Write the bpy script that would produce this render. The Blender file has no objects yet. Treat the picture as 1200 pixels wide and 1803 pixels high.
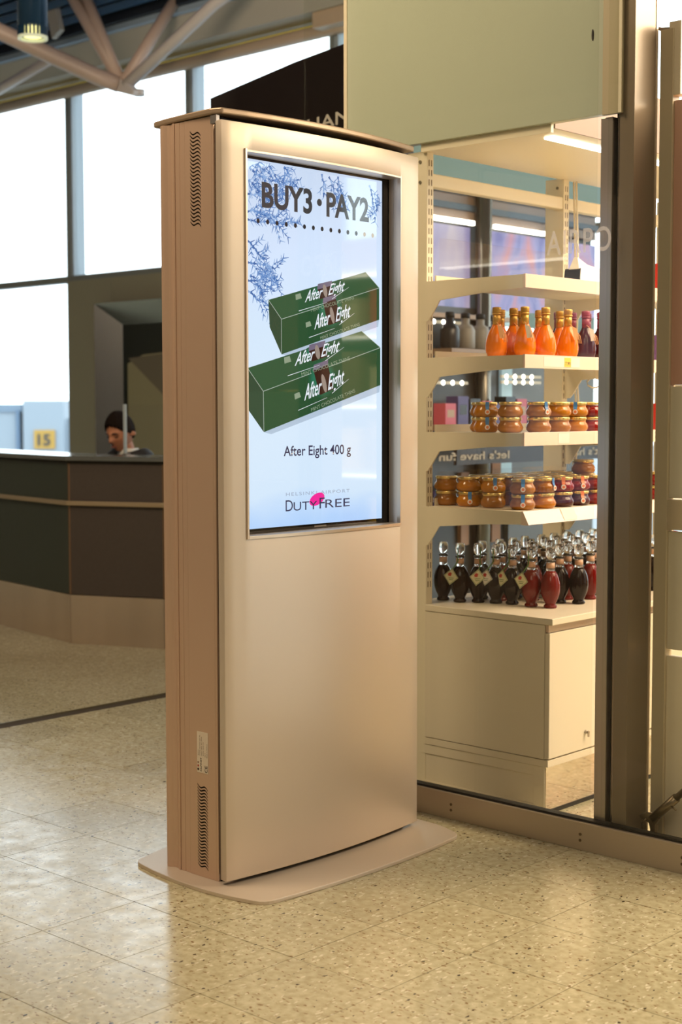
import bpy, bmesh, math, random
from mathutils import Vector, Matrix, Euler
random.seed(7)
SC = bpy.context.scene
COL = SC.collection
PI = math.pi

# ------------------------------------------------------------------ camera
cam = bpy.data.objects.new('camera', bpy.data.cameras.new('camera'))
COL.objects.link(cam)
PITCH, ROLL, YAW, FPX = .0700232, .00139, .745457, 2591.45
fwh = Vector((-math.sin(YAW), math.cos(YAW), 0)); rgt = Vector((math.cos(YAW), math.sin(YAW), 0))
fwd = fwh * math.cos(PITCH) - Vector((0, 0, 1)) * math.sin(PITCH)
upv = fwh * math.sin(PITCH) + Vector((0, 0, 1)) * math.cos(PITCH)
r2 = rgt * math.cos(ROLL) - upv * math.sin(ROLL)
u2 = rgt * math.sin(ROLL) + upv * math.cos(ROLL)
mw = Matrix((r2, u2, -fwd)).transposed().to_4x4(); mw.translation = Vector((0, 0, 1.35))
cam.matrix_world = mw
cam.data.sensor_fit = 'VERTICAL'; cam.data.sensor_height = 36; cam.data.lens = FPX / 1803 * 36
cam.data.dof.use_dof = True; cam.data.dof.focus_distance = 4.25; cam.data.dof.aperture_fstop = 4.0
SC.camera = cam

# ------------------------------------------------------------------ world, lights, exposure
w = bpy.data.worlds.new('sky'); SC.world = w; w.use_nodes = True
bgn = w.node_tree.nodes['Background']
bgn.inputs[0].default_value = (.86, .94, 1, 1); bgn.inputs[1].default_value = 3.4

def area(name, loc, target, sx, sy, power, color):
    l = bpy.data.lights.new(name, 'AREA'); l.shape = 'RECTANGLE'; l.size = sx; l.size_y = sy
    l.energy = power; l.color = color
    o = bpy.data.objects.new(name, l); COL.objects.link(o); o.location = loc
    o.rotation_euler = (Vector(target) - Vector(loc)).to_track_quat('-Z', 'Y').to_euler()
    return o
WARM = (1, .74, .48); WARM2 = (1, .80, .58)  # unseen area lamps below, added to light hall, shop and kiosk
area('fill_light_hall', (1.0, -1.0, 4.6), (-0.5, 1.5, 0), 3, 3, 85, WARM2)
area('fill_light_front', (0.6, 2.6, 4.2), (-2.5, 2.6, 0.6), 1.6, 1.6, 26, WARM)
area('fill_light_shop', (-0.8, 5.4, 3.1), (-1.5, 5.0, 0), 2.4, 1.6, 170, WARM)
area('fill_light_far_aisle', (0.4, 6.2, 3.0), (0.4, 7.4, 1.2), 3.0, .5, 60, WARM2)  # added to brighten the shelves that the screen reflects
area('fill_light_shop_aisle', (-1.6, 4.7, 3.1), (-2.9, 4.3, .8), .9, .6, 26, WARM2)
area('fill_light_concourse', (-4.3, 1.6, 4.7), (-6.4, 5.3, .4), 2, 1.5, 175, WARM)  # added and aimed to brighten the counter faces
area('fill_light_soffit', (-6.5, 4.0, 3.9), (-10.5, 8.6, 4.6), 2.0, 1.0, 70, WARM2)  # added lamp, tilted up to brighten soffit and truss
area('fill_light_kiosk_side', (-4.3, .6, 4.4), (-3.2, 2.6, 1), 1.2, 1.2, 15, WARM)

SC.view_settings.view_transform = 'Standard'; SC.view_settings.look = 'None'
SC.view_settings.exposure = 0.06; SC.view_settings.gamma = 1; SC.view_settings.use_curve_mapping = False
SC.cycles.use_denoising = True
SC.cycles.max_bounces = 10; SC.cycles.transparent_max_bounces = 24; SC.cycles.transmission_bounces = 8
SC.cycles.sample_clamp_indirect = 6; SC.cycles.caustics_reflective = False; SC.cycles.caustics_refractive = False

# ------------------------------------------------------------------ materials
def P(name, col, rough=.5, metal=0, spec=.5, coat=0, trans=0, emit=None, es=0, ior=1.45, noise=None, alpha=1, aniso=0):
    m = bpy.data.materials.new(name); m.use_nodes = True
    nt = m.node_tree; b = nt.nodes['Principled BSDF']; I = b.inputs
    I['Base Color'].default_value = (*col, 1); I['Roughness'].default_value = rough; I['Metallic'].default_value = metal
    I['Specular IOR Level'].default_value = spec; I['Coat Weight'].default_value = coat; I['Coat Roughness'].default_value = .05
    I['Transmission Weight'].default_value = trans; I['IOR'].default_value = ior; I['Alpha'].default_value = alpha
    if emit: I['Emission Color'].default_value = (*emit, 1); I['Emission Strength'].default_value = es
    if noise:
        scale, amt, stretch = noise
        g = nt.nodes.new('ShaderNodeNewGeometry'); mp = nt.nodes.new('ShaderNodeMapping'); mp.inputs['Scale'].default_value = stretch
        n = nt.nodes.new('ShaderNodeTexNoise'); n.inputs['Scale'].default_value = scale; n.inputs['Detail'].default_value = 4
        r = nt.nodes.new('ShaderNodeMapRange'); r.inputs[3].default_value = 1 - amt; r.inputs[4].default_value = 1 + amt
        mx = nt.nodes.new('ShaderNodeVectorMath'); mx.operation = 'SCALE'; mx.inputs[0].default_value = col
        L = nt.links; L.new(g.outputs['Position'], mp.inputs[0]); L.new(mp.outputs[0], n.inputs[0]); L.new(n.outputs[0], r.inputs[0])
        L.new(r.outputs[0], mx.inputs['Scale']); L.new(mx.outputs[0], I['Base Color'])
    return m

def glass_pane(name, tint=(1, 1, 1), base=.0):
    m = bpy.data.materials.new(name); m.use_nodes = True; nt = m.node_tree; nt.nodes.clear()
    o = nt.nodes.new('ShaderNodeOutputMaterial'); t = nt.nodes.new('ShaderNodeBsdfTransparent'); t.inputs[0].default_value = (*tint, 1)
    g = nt.nodes.new('ShaderNodeBsdfGlossy'); g.inputs['Roughness'].default_value = .01
    L = nt.links; ge = nt.nodes.new('ShaderNodeNewGeometry')
    def mth(op, a, b2=None):          # Schlick reflectance, the same from both faces of the sheet
        n = nt.nodes.new('ShaderNodeMath'); n.operation = op
        for k, q in enumerate((a, b2)):
            if q is None: continue
            if isinstance(q, (int, float)): n.inputs[k].default_value = q
            else: L.new(q, n.inputs[k])
        return n.outputs[0]
    dt = nt.nodes.new('ShaderNodeVectorMath'); dt.operation = 'DOT_PRODUCT'; L.new(ge.outputs['Normal'], dt.inputs[0]); L.new(ge.outputs['Incoming'], dt.inputs[1])
    fr_ = mth('ADD', mth('MULTIPLY', mth('POWER', mth('SUBTRACT', 1, mth('ABSOLUTE', dt.outputs['Value'])), 5), .96), .022)
    mx = nt.nodes.new('ShaderNodeMixShader')
    L.new(fr_, mx.inputs[0]); L.new(t.outputs[0], mx.inputs[1]); L.new(g.outputs[0], mx.inputs[2]); L.new(mx.outputs[0], o.inputs[0])
    return m

def scr(name, col, s=1.0):        # picture element lit by the display, behind its glossy face
    return P(name, (.01, .01, .01), .04, 0, 1.0, emit=col, es=s)

KIOSK = P('silver_powder_coat', (.70, .61, .51), .42, .4, .5, noise=(3, .03, (1, 1, 1)))
KSIDE = P('silver_anodised_side', (.72, .52, .39), .42, .5)
KFRAME = P('anodised_frame', (.72, .60, .47), .3, .6)
BLACK = P('black_gap', (.012, .010, .010), .6)
STEEL = P('brushed_steel', (.50, .45, .40), .28, .9, noise=(12, .06, (1, 1, .05)))
STEELD = P('polished_dark_steel', (.36, .31, .28), .12, .9)
STEELM = P('mirror_steel', (.8, .76, .68), .06, 1)
RAILM = P('satin_aluminium_rail', (.50, .43, .33), .38, .6)
WHITEL = P('white_laminate', (.80, .72, .58), .28, 0, .5)
PANELG = P('pale_gloss_header', (.52, .57, .47), .20, 0, .5)
SHELFM = P('cream_shelf_metal', (.84, .76, .60), .35)
PRICE = P('price_rail_plastic', (.86, .68, .58), .2, 0, .5, coat=.5)
RUBBER = P('dark_rubber', (.02, .018, .015), .6)
GLASS = glass_pane('shop_glass', (.97, .98, .96))
ACRYL = glass_pane('acrylic', (.98, .98, .98))
WGLASS = glass_pane('window_glass', (.97, 1, 1))
LAMPW = P('lamp_diffuser', (.9, .9, .9), emit=(1, .90, .70), es=13)
LED = P('led_strip_light', (.9, .9, .9), emit=(1, .92, .8), es=6)
GOLD = P('gold_lid', (.80, .58, .20), .25, .85)
HONEY = P('honey_in_glass', (.46, .165, .006), .08, 0, .5)
HONEYD = P('brown_honey_in_glass', (.34, .125, .010), .08, 0, .5)
REDJAM = P('red_preserve_in_glass', (.22, .008, .005), .08, 0, .5)
DARKJAM = P('purple_preserve_in_glass', (.06, .006, .008), .08, 0, .5)
ORANGE = P('orange_liqueur_in_glass', (.85, .20, .004), .06, 0, .5)
PURPLE = P('purple_wax', (.30, .06, .10), .3)
SYRUP_D = P('dark_syrup_in_glass', (.008, .0025, .002), .04, 0, .28)
SYRUP_R = P('red_syrup_in_glass', (.13, .006, .004), .06, 0, .35)
CLEAR = P('clear_glass', (.98, .96, .93), .01, 0, .6, trans=.92, ior=1.38)
CORKC = P('shrink_collar', (.62, .38, .26), .4)
TAGP = P('cream_tag_paper', (.66, .62, .40), .7)
TAGW = P('white_tag_paper', (.78, .72, .66), .7)
TAGO = P('orange_tag_paper', (.85, .45, .22), .7)
GREENC = P('green_cord', (.10, .20, .06), .7)
REDP = P('red_print', (.45, .04, .03), .6)
BLUEP = P('blue_ribbon', (.05, .20, .50), .4)
ORNP = P('orange_ribbon', (.75, .22, .08), .4)
WHITEP = P('white_paper', (.85, .83, .80), .6)
YELL = P('yellow_price', (.90, .60, .10), .5)

# ------------------------------------------------------------------ mesh helpers
class M:
    def __init__(s): s.v = []; s.f = []; s.sm = []
    def add(s, vs, fs, smooth=False):
        n = len(s.v); s.v += [tuple(v) for v in vs]; s.f += [tuple(n + i for i in f) for f in fs]; s.sm += [smooth] * len(fs); return s
    def box(s, x0, x1, y0, y1, z0, z1):
        return s.add([(x0, y0, z0), (x1, y0, z0), (x1, y1, z0), (x0, y1, z0), (x0, y0, z1), (x1, y0, z1), (x1, y1, z1), (x0, y1, z1)],
                     [(0, 3, 2, 1), (4, 5, 6, 7), (0, 1, 5, 4), (1, 2, 6, 5), (2, 3, 7, 6), (3, 0, 4, 7)])
    def prism(s, poly, a, b, axis='z', smooth=False):
        f = {'z': lambda p, h: (p[0], p[1], h), 'x': lambda p, h: (h, p[0], p[1]), 'y': lambda p, h: (p[0], h, p[1])}[axis]
        n = len(poly)
        s.add([f(p, a) for p in poly] + [f(p, b) for p in poly], [tuple(range(n)), tuple(range(n, 2 * n))])
        k = len(s.v) - 2 * n
        for i in range(n):
            s.f.append((k + i, k + (i + 1) % n, k + n + (i + 1) % n, k + n + i)); s.sm.append(smooth)
        return s
    def lathe(s, prof, c=(0, 0, 0), n=20, cap=True, sq=None):
        vs = []
        for r, z in prof:
            for k in range(n):
                a = 2 * PI * k / n; rx, ry = r * math.cos(a), r * math.sin(a)
                if sq: rx *= sq[0]; ry *= sq[1]
                vs.append((c[0] + rx, c[1] + ry, c[2] + z))
        fs = [(i * n + k, i * n + (k + 1) % n, (i + 1) * n + (k + 1) % n, (i + 1) * n + k) for i in range(len(prof) - 1) for k in range(n)]
        s.add(vs, fs, True)
        if cap:
            b = len(s.v) - len(vs)
            s.f.append(tuple(b + k for k in range(n))); s.sm.append(False)
            s.f.append(tuple(b + (len(prof) - 1) * n + k for k in range(n))); s.sm.append(False)
        return s
    def tube(s, pts, r, n=10):
        pts = [Vector(p) for p in pts]; vs = []
        ref = Vector((0, 0, 1)) if abs((pts[-1] - pts[0]).normalized().z) < .9 else Vector((1, 0, 0))
        for i, p in enumerate(pts):
            d = (pts[min(i + 1, len(pts) - 1)] - pts[max(i - 1, 0)]).normalized()
            a = d.cross(ref).normalized(); b = d.cross(a)
            rr = r[i] if isinstance(r, (list, tuple)) else r
            for k in range(n):
                t = 2 * PI * k / n; vs.append(p + a * math.cos(t) * rr + b * math.sin(t) * rr)
        fs = [(i * n + k, i * n + (k + 1) % n, (i + 1) * n + (k + 1) % n, (i + 1) * n + k) for i in range(len(pts) - 1) for k in range(n)]
        s.add(vs, fs, True); b = len(s.v) - len(vs)
        s.f.append(tuple(b + k for k in range(n))); s.sm.append(False)
        s.f.append(tuple(b + (len(pts) - 1) * n + k for k in range(n))); s.sm.append(False)
        return s
    def mesh(s, name, off=Vector((0, 0, 0)), recalc=True):
        me = bpy.data.meshes.new(name)
        me.from_pydata([(v[0] - off[0], v[1] - off[1], v[2] - off[2]) for v in s.v], [], s.f)
        me.polygons.foreach_set('use_smooth', s.sm)
        if recalc:
            bm = bmesh.new(); bm.from_mesh(me); bmesh.ops.recalc_face_normals(bm, faces=bm.faces); bm.to_mesh(me); bm.free()
        return me

def root_of(o):
    off = Vector((0, 0, 0))
    while o is not None:
        off = off + o.location; o = o.parent
    return off

def obj(name, mb, mat, parent=None, bevel=0, label=None, kind=None, recalc=True):
    me = mb.mesh(name, root_of(parent), recalc) if isinstance(mb, M) else mb
    o = bpy.data.objects.new(name, me); COL.objects.link(o)
    if mat is not None:
        me.materials.clear(); me.materials.append(mat)
    if parent is not None: o.parent = parent
    if bevel:
        b = o.modifiers.new('bevel', 'BEVEL'); b.width = bevel; b.segments = 2; b.limit_method = 'ANGLE'; b.angle_limit = .6
    if label: o['label'] = label
    if kind: o['kind'] = kind
    return o

def thing(name, label, cat, loc=(0, 0, 0), group=None):
    o = bpy.data.objects.new(name, None); COL.objects.link(o); o.location = loc; o.empty_display_size = .05
    o['label'] = label; o['category'] = cat
    if group: o['group'] = group
    return o
def struct(name, mb, mat, bevel=0): return obj(name, mb, mat, None, bevel, kind='structure')
def struct_root(name, loc=(0, 0, 0)):
    o = bpy.data.objects.new(name, None); COL.objects.link(o); o.location = loc; o['kind'] = 'structure'; return o
def tag(o, label, cat, group=None):
    o['label'] = label; o['category'] = cat
    if group: o['group'] = group
    return o
def dup(src, loc, label, rz=0, group=None):
    r = src.copy(); COL.objects.link(r); r.location = loc; r.rotation_euler = (0, 0, rz); r['label'] = label
    if group: r['group'] = group
    for ch in src.children:
        c = ch.copy(); COL.objects.link(c); c.parent = r
        for g in ch.children:
            d = g.copy(); COL.objects.link(d); d.parent = c
    return r

def baked(o):                      # evaluated copy of a curve as a mesh; the curve itself is removed
    dg = bpy.context.evaluated_depsgraph_get(); dg.update()
    me = bpy.data.meshes.new_from_object(o.evaluated_get(dg)); d = o.data
    bpy.data.objects.remove(o); bpy.data.curves.remove(d); return me

def text(name, body, mat, parent, origin, ex, ey, height=None, width=None, shear=0, ext=.0004, rot=0, bold=0, label=None, space=1.0, align='LEFT'):
    """lettering: baseline starts at origin, runs along ex, up along ey (world vectors)"""
    c = bpy.data.curves.new(name, 'FONT'); c.body = body; c.size = 1; c.shear = shear; c.extrude = 0; c.offset = bold; c.space_character = space
    c.resolution_u = 4
    o = bpy.data.objects.new(name, c); COL.objects.link(o); me = baked(o)
    xs = [v.co.x for v in me.vertices]; ys = [v.co.y for v in me.vertices]
    x0, x1 = min(xs), max(xs)
    sy = height / .73 if height else 1
    sx = width / (x1 - x0) if width else sy
    ex = Vector(ex); ey = Vector(ey); ez = ex.cross(ey)
    if rot:
        R = Matrix.Rotation(rot, 3, ez); ex = R @ ex; ey = R @ ey
    off = root_of(parent); og = Vector(origin)
    sh = 0 if align == 'LEFT' else -(x1 - x0) * sx / 2
    for v in me.vertices:
        p = og + ex * ((v.co.x - x0) * sx + sh) + ey * (v.co.y * sy) + ez * ext
        v.co = p - off
    return obj(name, me, mat, parent, label=label)

# ================================================================== SETTING
def tile_mat(name):
    m = bpy.data.materials.new(name); m.use_nodes = True; nt = m.node_tree; b = nt.nodes['Principled BSDF']; L = nt.links; N = nt.nodes.new
    g = N('ShaderNodeNewGeometry'); oi = N('ShaderNodeObjectInfo')
    def rr(f, t, c0, c1, src):
        r = N('ShaderNodeMapRange'); r.inputs[1].default_value = f; r.inputs[2].default_value = t; r.inputs[3].default_value = c0; r.inputs[4].default_value = c1; L.new(src, r.inputs[0]); return r.outputs[0]
    def mix(fac, a, c):
        x = N('ShaderNodeMix'); x.data_type = 'RGBA'
        if isinstance(a, tuple): x.inputs[6].default_value = (*a, 1)
        else: L.new(a, x.inputs[6])
        if isinstance(c, tuple): x.inputs[7].default_value = (*c, 1)
        else: L.new(c, x.inputs[7])
        L.new(fac, x.inputs[0]); return x.outputs[2]
    def specks(scale, stretch, cut, w0, seed, rot):
        mp = N('ShaderNodeMapping'); mp.inputs['Scale'].default_value = stretch; mp.inputs['Location'].default_value = (seed, seed * .7, 0); mp.inputs['Rotation'].default_value = (0, 0, rot)
        L.new(g.outputs['Position'], mp.inputs[0])
        nz = N('ShaderNodeTexNoise'); nz.inputs['Scale'].default_value = scale * 1.3; L.new(mp.outputs[0], nz.inputs[0])
        ad = N('ShaderNodeVectorMath'); ad.operation = 'MULTIPLY_ADD'; ad.inputs[1].default_value = (.012, .012, 0); L.new(nz.outputs['Color'], ad.inputs[0]); L.new(mp.outputs[0], ad.inputs[2])
        v = N('ShaderNodeTexVoronoi'); v.inputs['Scale'].default_value = scale; L.new(ad.outputs[0], v.inputs[0])
        sep = N('ShaderNodeSeparateColor'); L.new(v.outputs['Color'], sep.inputs[0])
        sel = rr(cut, cut + .01, 0, 1, sep.outputs[0])
        sz = rr(0, 1, w0 * .5, w0, sep.outputs[1])
        lt = N('ShaderNodeMath'); lt.operation = 'LESS_THAN'; L.new(v.outputs['Distance'], lt.inputs[0]); L.new(sz, lt.inputs[1])
        mu = N('ShaderNodeMath'); mu.operation = 'MULTIPLY'; L.new(sel, mu.inputs[0]); L.new(lt.outputs[0], mu.inputs[1]); return mu.outputs[0]
    n1 = N('ShaderNodeTexNoise'); n1.inputs['Scale'].default_value = 45; n1.inputs['Detail'].default_value = 5; L.new(g.outputs['Position'], n1.inputs[0])
    base = mix(rr(.35, .65, 0, 1, n1.outputs[0]), (.44, .40, .255), (.60, .56, .385))
    n2 = N('ShaderNodeTexNoise'); n2.inputs['Scale'].default_value = 2.2; n2.inputs['Detail'].default_value = 3; L.new(g.outputs['Position'], n2.inputs[0])
    dirt = mix(rr(.4, .75, 0, .35, n2.outputs[0]), base, (.30, .25, .13))
    s1 = mix(specks(95, (1, .45, 1), .62, .36, 3.1, .5), dirt, (.72, .68, .52))
    s2 = mix(specks(120, (.5, 1, 1), .50, .34, 9.7, .3), s1, (.24, .16, .07))
    s3 = mix(specks(75, (1, .6, 1), .78, .26, 5.3, -.4), s2, (.05, .035, .02))
    hv = N('ShaderNodeHueSaturation'); L.new(s3, hv.inputs['Color']); L.new(rr(0, 1, .94, 1.05, oi.outputs['Random']), hv.inputs['Value'])
    L.new(hv.outputs[0], b.inputs['Base Color'])
    n3 = N('ShaderNodeTexNoise'); n3.inputs['Scale'].default_value = 14; n3.inputs['Detail'].default_value = 4; L.new(g.outputs['Position'], n3.inputs[0])
    L.new(rr(.3, .7, .15, .27, n3.outputs[0]), b.inputs['Roughness'])
    bp = N('ShaderNodeBump'); bp.inputs['Strength'].default_value = .06; bp.inputs['Distance'].default_value = .004; L.new(n1.outputs[0], bp.inputs['Height']); L.new(bp.outputs[0], b.inputs['Normal'])
    b.inputs['Specular IOR Level'].default_value = .75
    return m
TILE = tile_mat('speckled_vinyl_tile')
SUB = P('dark_subfloor', (.05, .035, .018), .8)
floor = struct('floor', M().box(-18, 8, -8, 9.1, -.1, -.0012), SUB)

def cproj(x, y, z):
    v = Vector((x, y, z)) - Vector((0, 0, 1.35)); d = v.dot(fwd)
    return (600 + FPX * v.dot(r2) / d, 901.5 - FPX * v.dot(u2) / d, d) if d > .1 else None
T = .305; G = .0017
tile_me = M().box(-T / 2 + G / 2, T / 2 - G / 2, -T / 2 + G / 2, T / 2 - G / 2, -.003, 0).mesh('tile'); tile_me.materials.append(TILE)
near, far_mb = [], M()
for i in range(-17, 26):
    for j in range(-26, 30):
        cx = (-.17 + .5 - i) * T; cy = (.27 + .5 + j) * T
        if cx < -5.30 or cy > 9: continue
        q = cproj(cx, cy, 0)
        if q and -60 < q[0] < 1260 and q[1] < 1860 and q[1] > 1000: near.append((q[2], cx, cy))
        else: far_mb.box(cx - T / 2 + G / 2, cx + T / 2 - G / 2, cy - T / 2 + G / 2, cy + T / 2 - G / 2, -.003, 0)
for i in range(0, 42):
    for j in range(-26, 30):
        cx = -5.3265 - (i + .5) * T; cy = (.77 + j) * T
        if cy > 9: continue
        far_mb.box(cx - T / 2 + G / 4, cx + T / 2 - G / 4, cy - T / 2 + G / 4, cy + T / 2 - G / 4, -.003, 0)
near.sort()
for k, (d, cx, cy) in enumerate(near):
    if k < 290:
        o = bpy.data.objects.new('tile', tile_me); COL.objects.link(o); o.parent = floor
        o.location = (cx, cy, random.uniform(-.0003, .0003))
    else: far_mb.box(cx - T / 2 + G / 2, cx + T / 2 - G / 2, cy - T / 2 + G / 2, cy + T / 2 - G / 2, -.003, 0)
obj('tile_field', far_mb, TILE, floor, kind='stuff')
obj('expansion_strip', M().box(-5.326, -5.310, -8, 9, -.003, .0008), P('dark_joint', (.10, .08, .03), .4), floor)

# hall shell
BEIGE = P('beige_wall', (.55, .45, .34), .7)
SOFF = P('beige_soffit', (.42, .40, .35), .6)
DKBLUE = P('dark_blue_slat', (.02, .08, .20), .3, 0, .5)
DKB = P('dark_ceiling', (.006, .010, .018), .7)
struct('ceiling', M().box(-18, 8, -8, 9.2, 5.25, 5.35), DKB)
ceil = bpy.data.objects['ceiling']
slat = M().box(-9, 9, -.055, .055, -.035, .035).mesh('slat'); slat.materials.append(DKBLUE)
for k in range(36):
    o = bpy.data.objects.new('slat', slat); COL.objects.link(o); o.parent = ceil; o.location = (-8, 8.40 - k * .21, 4.90); o.rotation_euler = (.6, 0, 0)
struct('wall_left', M().box(-18.2, -18, -8, 9.2, 0, 5.3), BEIGE)
struct('wall_right', M().box(8, 8.2, -8, 9.2, 0, 5.3), BEIGE)
struct('wall_back', M().box(-18, 8, -8.2, -8, 0, 5.3), BEIGE)

# window wall (Y = 9)
WF = P('pale_window_frame', (.32, .38, .43), .5, 0)
WFD = P('grey_window_edge', (.20, .22, .21), .4)
win = struct_root('window_1', (-10, 9, 0))
ms = [-11.82 + 1.78 * k for k in range(-4, 10)]
for i, x in enumerate(ms):
    if x < 7:
        obj('mullion', M().box(x - .105, x - .055, 8.98, 9.13, 0, 4.46), WF, win, .006)
        obj('mullion_edge', M().box(x - .135, x - .105, 8.96, 9.06, 0, 4.46), WFD, win)
        if i < len(ms) - 1 and ms[i + 1] < 7:
            obj('pane', M().box(x - .055, ms[i + 1] - .135, 9.02, 9.03, 0, 4.46), WGLASS, win)
obj('transom', M().box(-18, 7, 8.975, 9.07, 2.60, 2.665), WFD, win, .005)
BEAMC = P('tan_painted_steel', (.55, .43, .32), .4)
obj('head_beam', M().tube([(-18, 8.95, 4.44), (8, 8.95, 4.44)], .055, 14), BEAMC, win)
struct('trim_1', M().box(-18, 8, 9.05, 9.08, 4.46, 4.55), P('grey_recess', (.06, .055, .05), .6))
struct('trim_2', M().box(-18, 8, 8.98, 9.0, 4.495, 4.515), P('yellow_cove_strip', (.62, .50, .08), .4, emit=(1, .8, .15), es=.25))
struct('trim_3', M().prism([(9.08, 4.545), (8.75, 4.545), (8.62, 4.74), (8.62, 4.75), (9.08, 4.75)], -18, 8, 'x'), SOFF)
struct('trim_4', M().box(-18, 8, 8.56, 9.1, 4.751, 4.80), P('pale_blue_ledge', (.30, .40, .52), .4))
struct('trim_5', M().box(-18, 8, 8.50, 9.1, 4.801, 5.25), DKB)

# opaque wall panels below the transom with steel framed opening
WP = P('grey_green_panel', (.27, .26, .19), .5)
wf = struct_root('wall_front', (-9, 8.9, 0))
for a, b in ((-11.86, -11.185), (-11.175, -9.7), (-9.69, -8.2), (-8.19, -6.9)):
    z1 = 2.60
    if a < -11.3 or b > -9.6: obj('wall_panel', M().box(a, b, 8.90, 8.96, 0, z1), WP, wf)
    else: obj('wall_panel', M().box(a, b, 8.90, 8.96, 2.35, z1), WP, wf)
obj('wall_panel', M().box(-11.86, -11.30, 8.899, 8.95, 0, 2.36), WP, wf)
STF = P('brushed_gate_frame', (.26, .27, .28), .25, .85)
x0, x1, X0, X1 = -11.30, -9.60, -11.09, -9.80
obj('portal_frame', M().add([(x0, 8.78, 0), (x0, 8.78, 2.35), (x1, 8.78, 2.35), (x1, 8.78, 0), (X0, 8.955, 0), (X0, 8.955, 2.15), (X1, 8.955, 2.15), (X1, 8.955, 0),
     (x0, 9.02, 0), (x0, 9.02, 2.35), (x1, 9.02, 2.35), (x1, 9.02, 0)],
    [(0, 1, 5, 4), (1, 2, 6, 5), (2, 3, 7, 6), (0, 8, 9, 1), (1, 9, 10, 2), (2, 10, 11, 3)]), STF, wf)
obj('portal_back', M().box(X0 - .02, X1 + .02, 8.962, 8.972, 0, 2.3), P('dark_green_reveal', (.012, .016, .013), .4), wf)
obj('portal_door', M().prism([(X0 + .07, 0), (X0 + .07, 1.78), (X0 + .3, 1.86), (X0 + .7, 1.88), (X1, 1.88), (X1, 0)], 8.952, 8.961, 'y'), P('olive_door', (.30, .28, .17), .5), wf)
obj('portal_door_shadow', M().prism([(X0 + .09, 1.83), (X1, 1.0), (X1, 1.87), (X0 + .7, 1.87)], 8.944, 8.951, 'y'), P('door_shadow_brown', (.16, .14, .10), .5), wf)  # diagonal shadow across the door, built as a brown sheet

# ------------------------------------------------------------------ ceiling truss, lamp
TR = P('tan_truss_paint', (.56, .44, .38), .4); TRL = P('pale_truss_paint', (.60, .57, .57), .35)
tr = thing('roof_truss', 'tan painted tubular roof truss meeting at a pointed node below the dark ceiling', 'truss', (-9.88, 8.0, 4.06))
nd = (-9.88, 8.0, 4.06)
obj('chord', M().tube([(-9.90, 7.98, 4.07), (-10.02, 7.85, 4.13), (-10.85, 6.6, 4.75), (-11.6, 5.5, 5.2)], .068, 14), TR, tr)
for p in ((-10.474, 7.858, 5.0), (-10.374, 7.951, 5.0)): obj('diagonal_tube', M().tube([(nd[0] - .02, nd[1], nd[2] + .03), p], .05, 12), TR, tr)
obj('diagonal_tube', M().tube([(nd[0] + .03, nd[1], nd[2] + .02), (-9.807, 8.597, 4.94)], .052, 12), TR, tr)
obj('diagonal_tube', M().tube([(nd[0] + .05, nd[1], nd[2] - .01), (-9.0, 8.25, 4.62), (-8.3, 8.5, 5.0)], .05, 12), TRL, tr)
obj('node_plate', M().prism([(-10.08, 4.08), (-9.88, 4.12), (-9.76, 4.05), (-9.68, 3.985), (-9.70, 3.945), (-9.98, 4.03)], 7.96, 8.04, 'y'), TRL, tr, .01)
obj('node_pin', M().lathe([(.05, 0), (.05, .05)], (-9.72, 8.05, 3.96), 12), TRL, tr)
t2 = thing('roof_strut', 'pale tubular strut rising behind the thick truss chord at the left edge', 'strut', (-12.08, 8.3, 4.40))
obj('tube', M().tube([(-12.5, 8.3, 4.32), (-11.23, 8.3, 4.555)], .045, 12), TRL, t2)
t3 = thing('ceiling_batten', 'flat pale batten hanging beside the blue cylinder lamp', 'batten', (-10.8, 8.0, 4.65))
obj('batten', M().prism([(-10.98, 5.2), (-10.86, 5.2), (-10.70, 4.66), (-10.82, 4.60)], 7.98, 8.03, 'y'), P('pale_grey_batten', (.34, .34, .32), .4), t3)
obj('batten_clip', M().box(-10.98, -10.86, 7.97, 8.04, 5.18, 5.25), TRL, t3)
lm = thing('ceiling_lamp', 'dark blue cylinder ceiling lamp with a ring of glowing slots', 'lamp', (-9.04, 6.5, 4.03))
LB = P('dark_blue_lamp', (.010, .035, .075), .3, .2)
obj('housing', M().lathe([(.108, .085), (.108, 1.22)], (-9.04, 6.5, 4.03), 32), LB, lm)
obj('lamp_core', M().lathe([(.070, .02), (.070, .085)], (-9.04, 6.5, 4.03), 24), P('lamp_glow', (.9, .9, .6), emit=(1, .92, .35), es=1.6), lm)
obj('rim_ring', M().lathe([(.108, 0), (.108, .022), (.090, .022), (.090, 0), (.108, 0)], (-9.04, 6.5, 4.03), 32, cap=False), P('pale_lamp_rim', (.5, .55, .45), .4, emit=(1, 1, .6), es=.3), lm)
for k in range(24):
    a = 2 * PI * k / 24; c, s_ = math.cos(a), math.sin(a); cx, cy = -9.04 + .103 * c, 6.5 + .103 * s_
    q = .0085
    obj('slot_bar', M().add([(cx - q * s_ - .006 * c, cy + q * c - .006 * s_, 4.05), (cx + q * s_ - .006 * c, cy - q * c - .006 * s_, 4.05), (cx + q * s_ + .006 * c, cy - q * c + .006 * s_, 4.05), (cx - q * s_ + .006 * c, cy + q * c + .006 * s_, 4.05),
        (cx - q * s_ - .006 * c, cy + q * c - .006 * s_, 4.118), (cx + q * s_ - .006 * c, cy - q * c - .006 * s_, 4.118), (cx + q * s_ + .006 * c, cy - q * c + .006 * s_, 4.118), (cx - q * s_ + .006 * c, cy + q * c + .006 * s_, 4.118)],
        [(0, 1, 2, 3), (4, 5, 6, 7), (0, 1, 5, 4), (1, 2, 6, 5), (2, 3, 7, 6), (3, 0, 4, 7)]), LB, lm)
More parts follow.
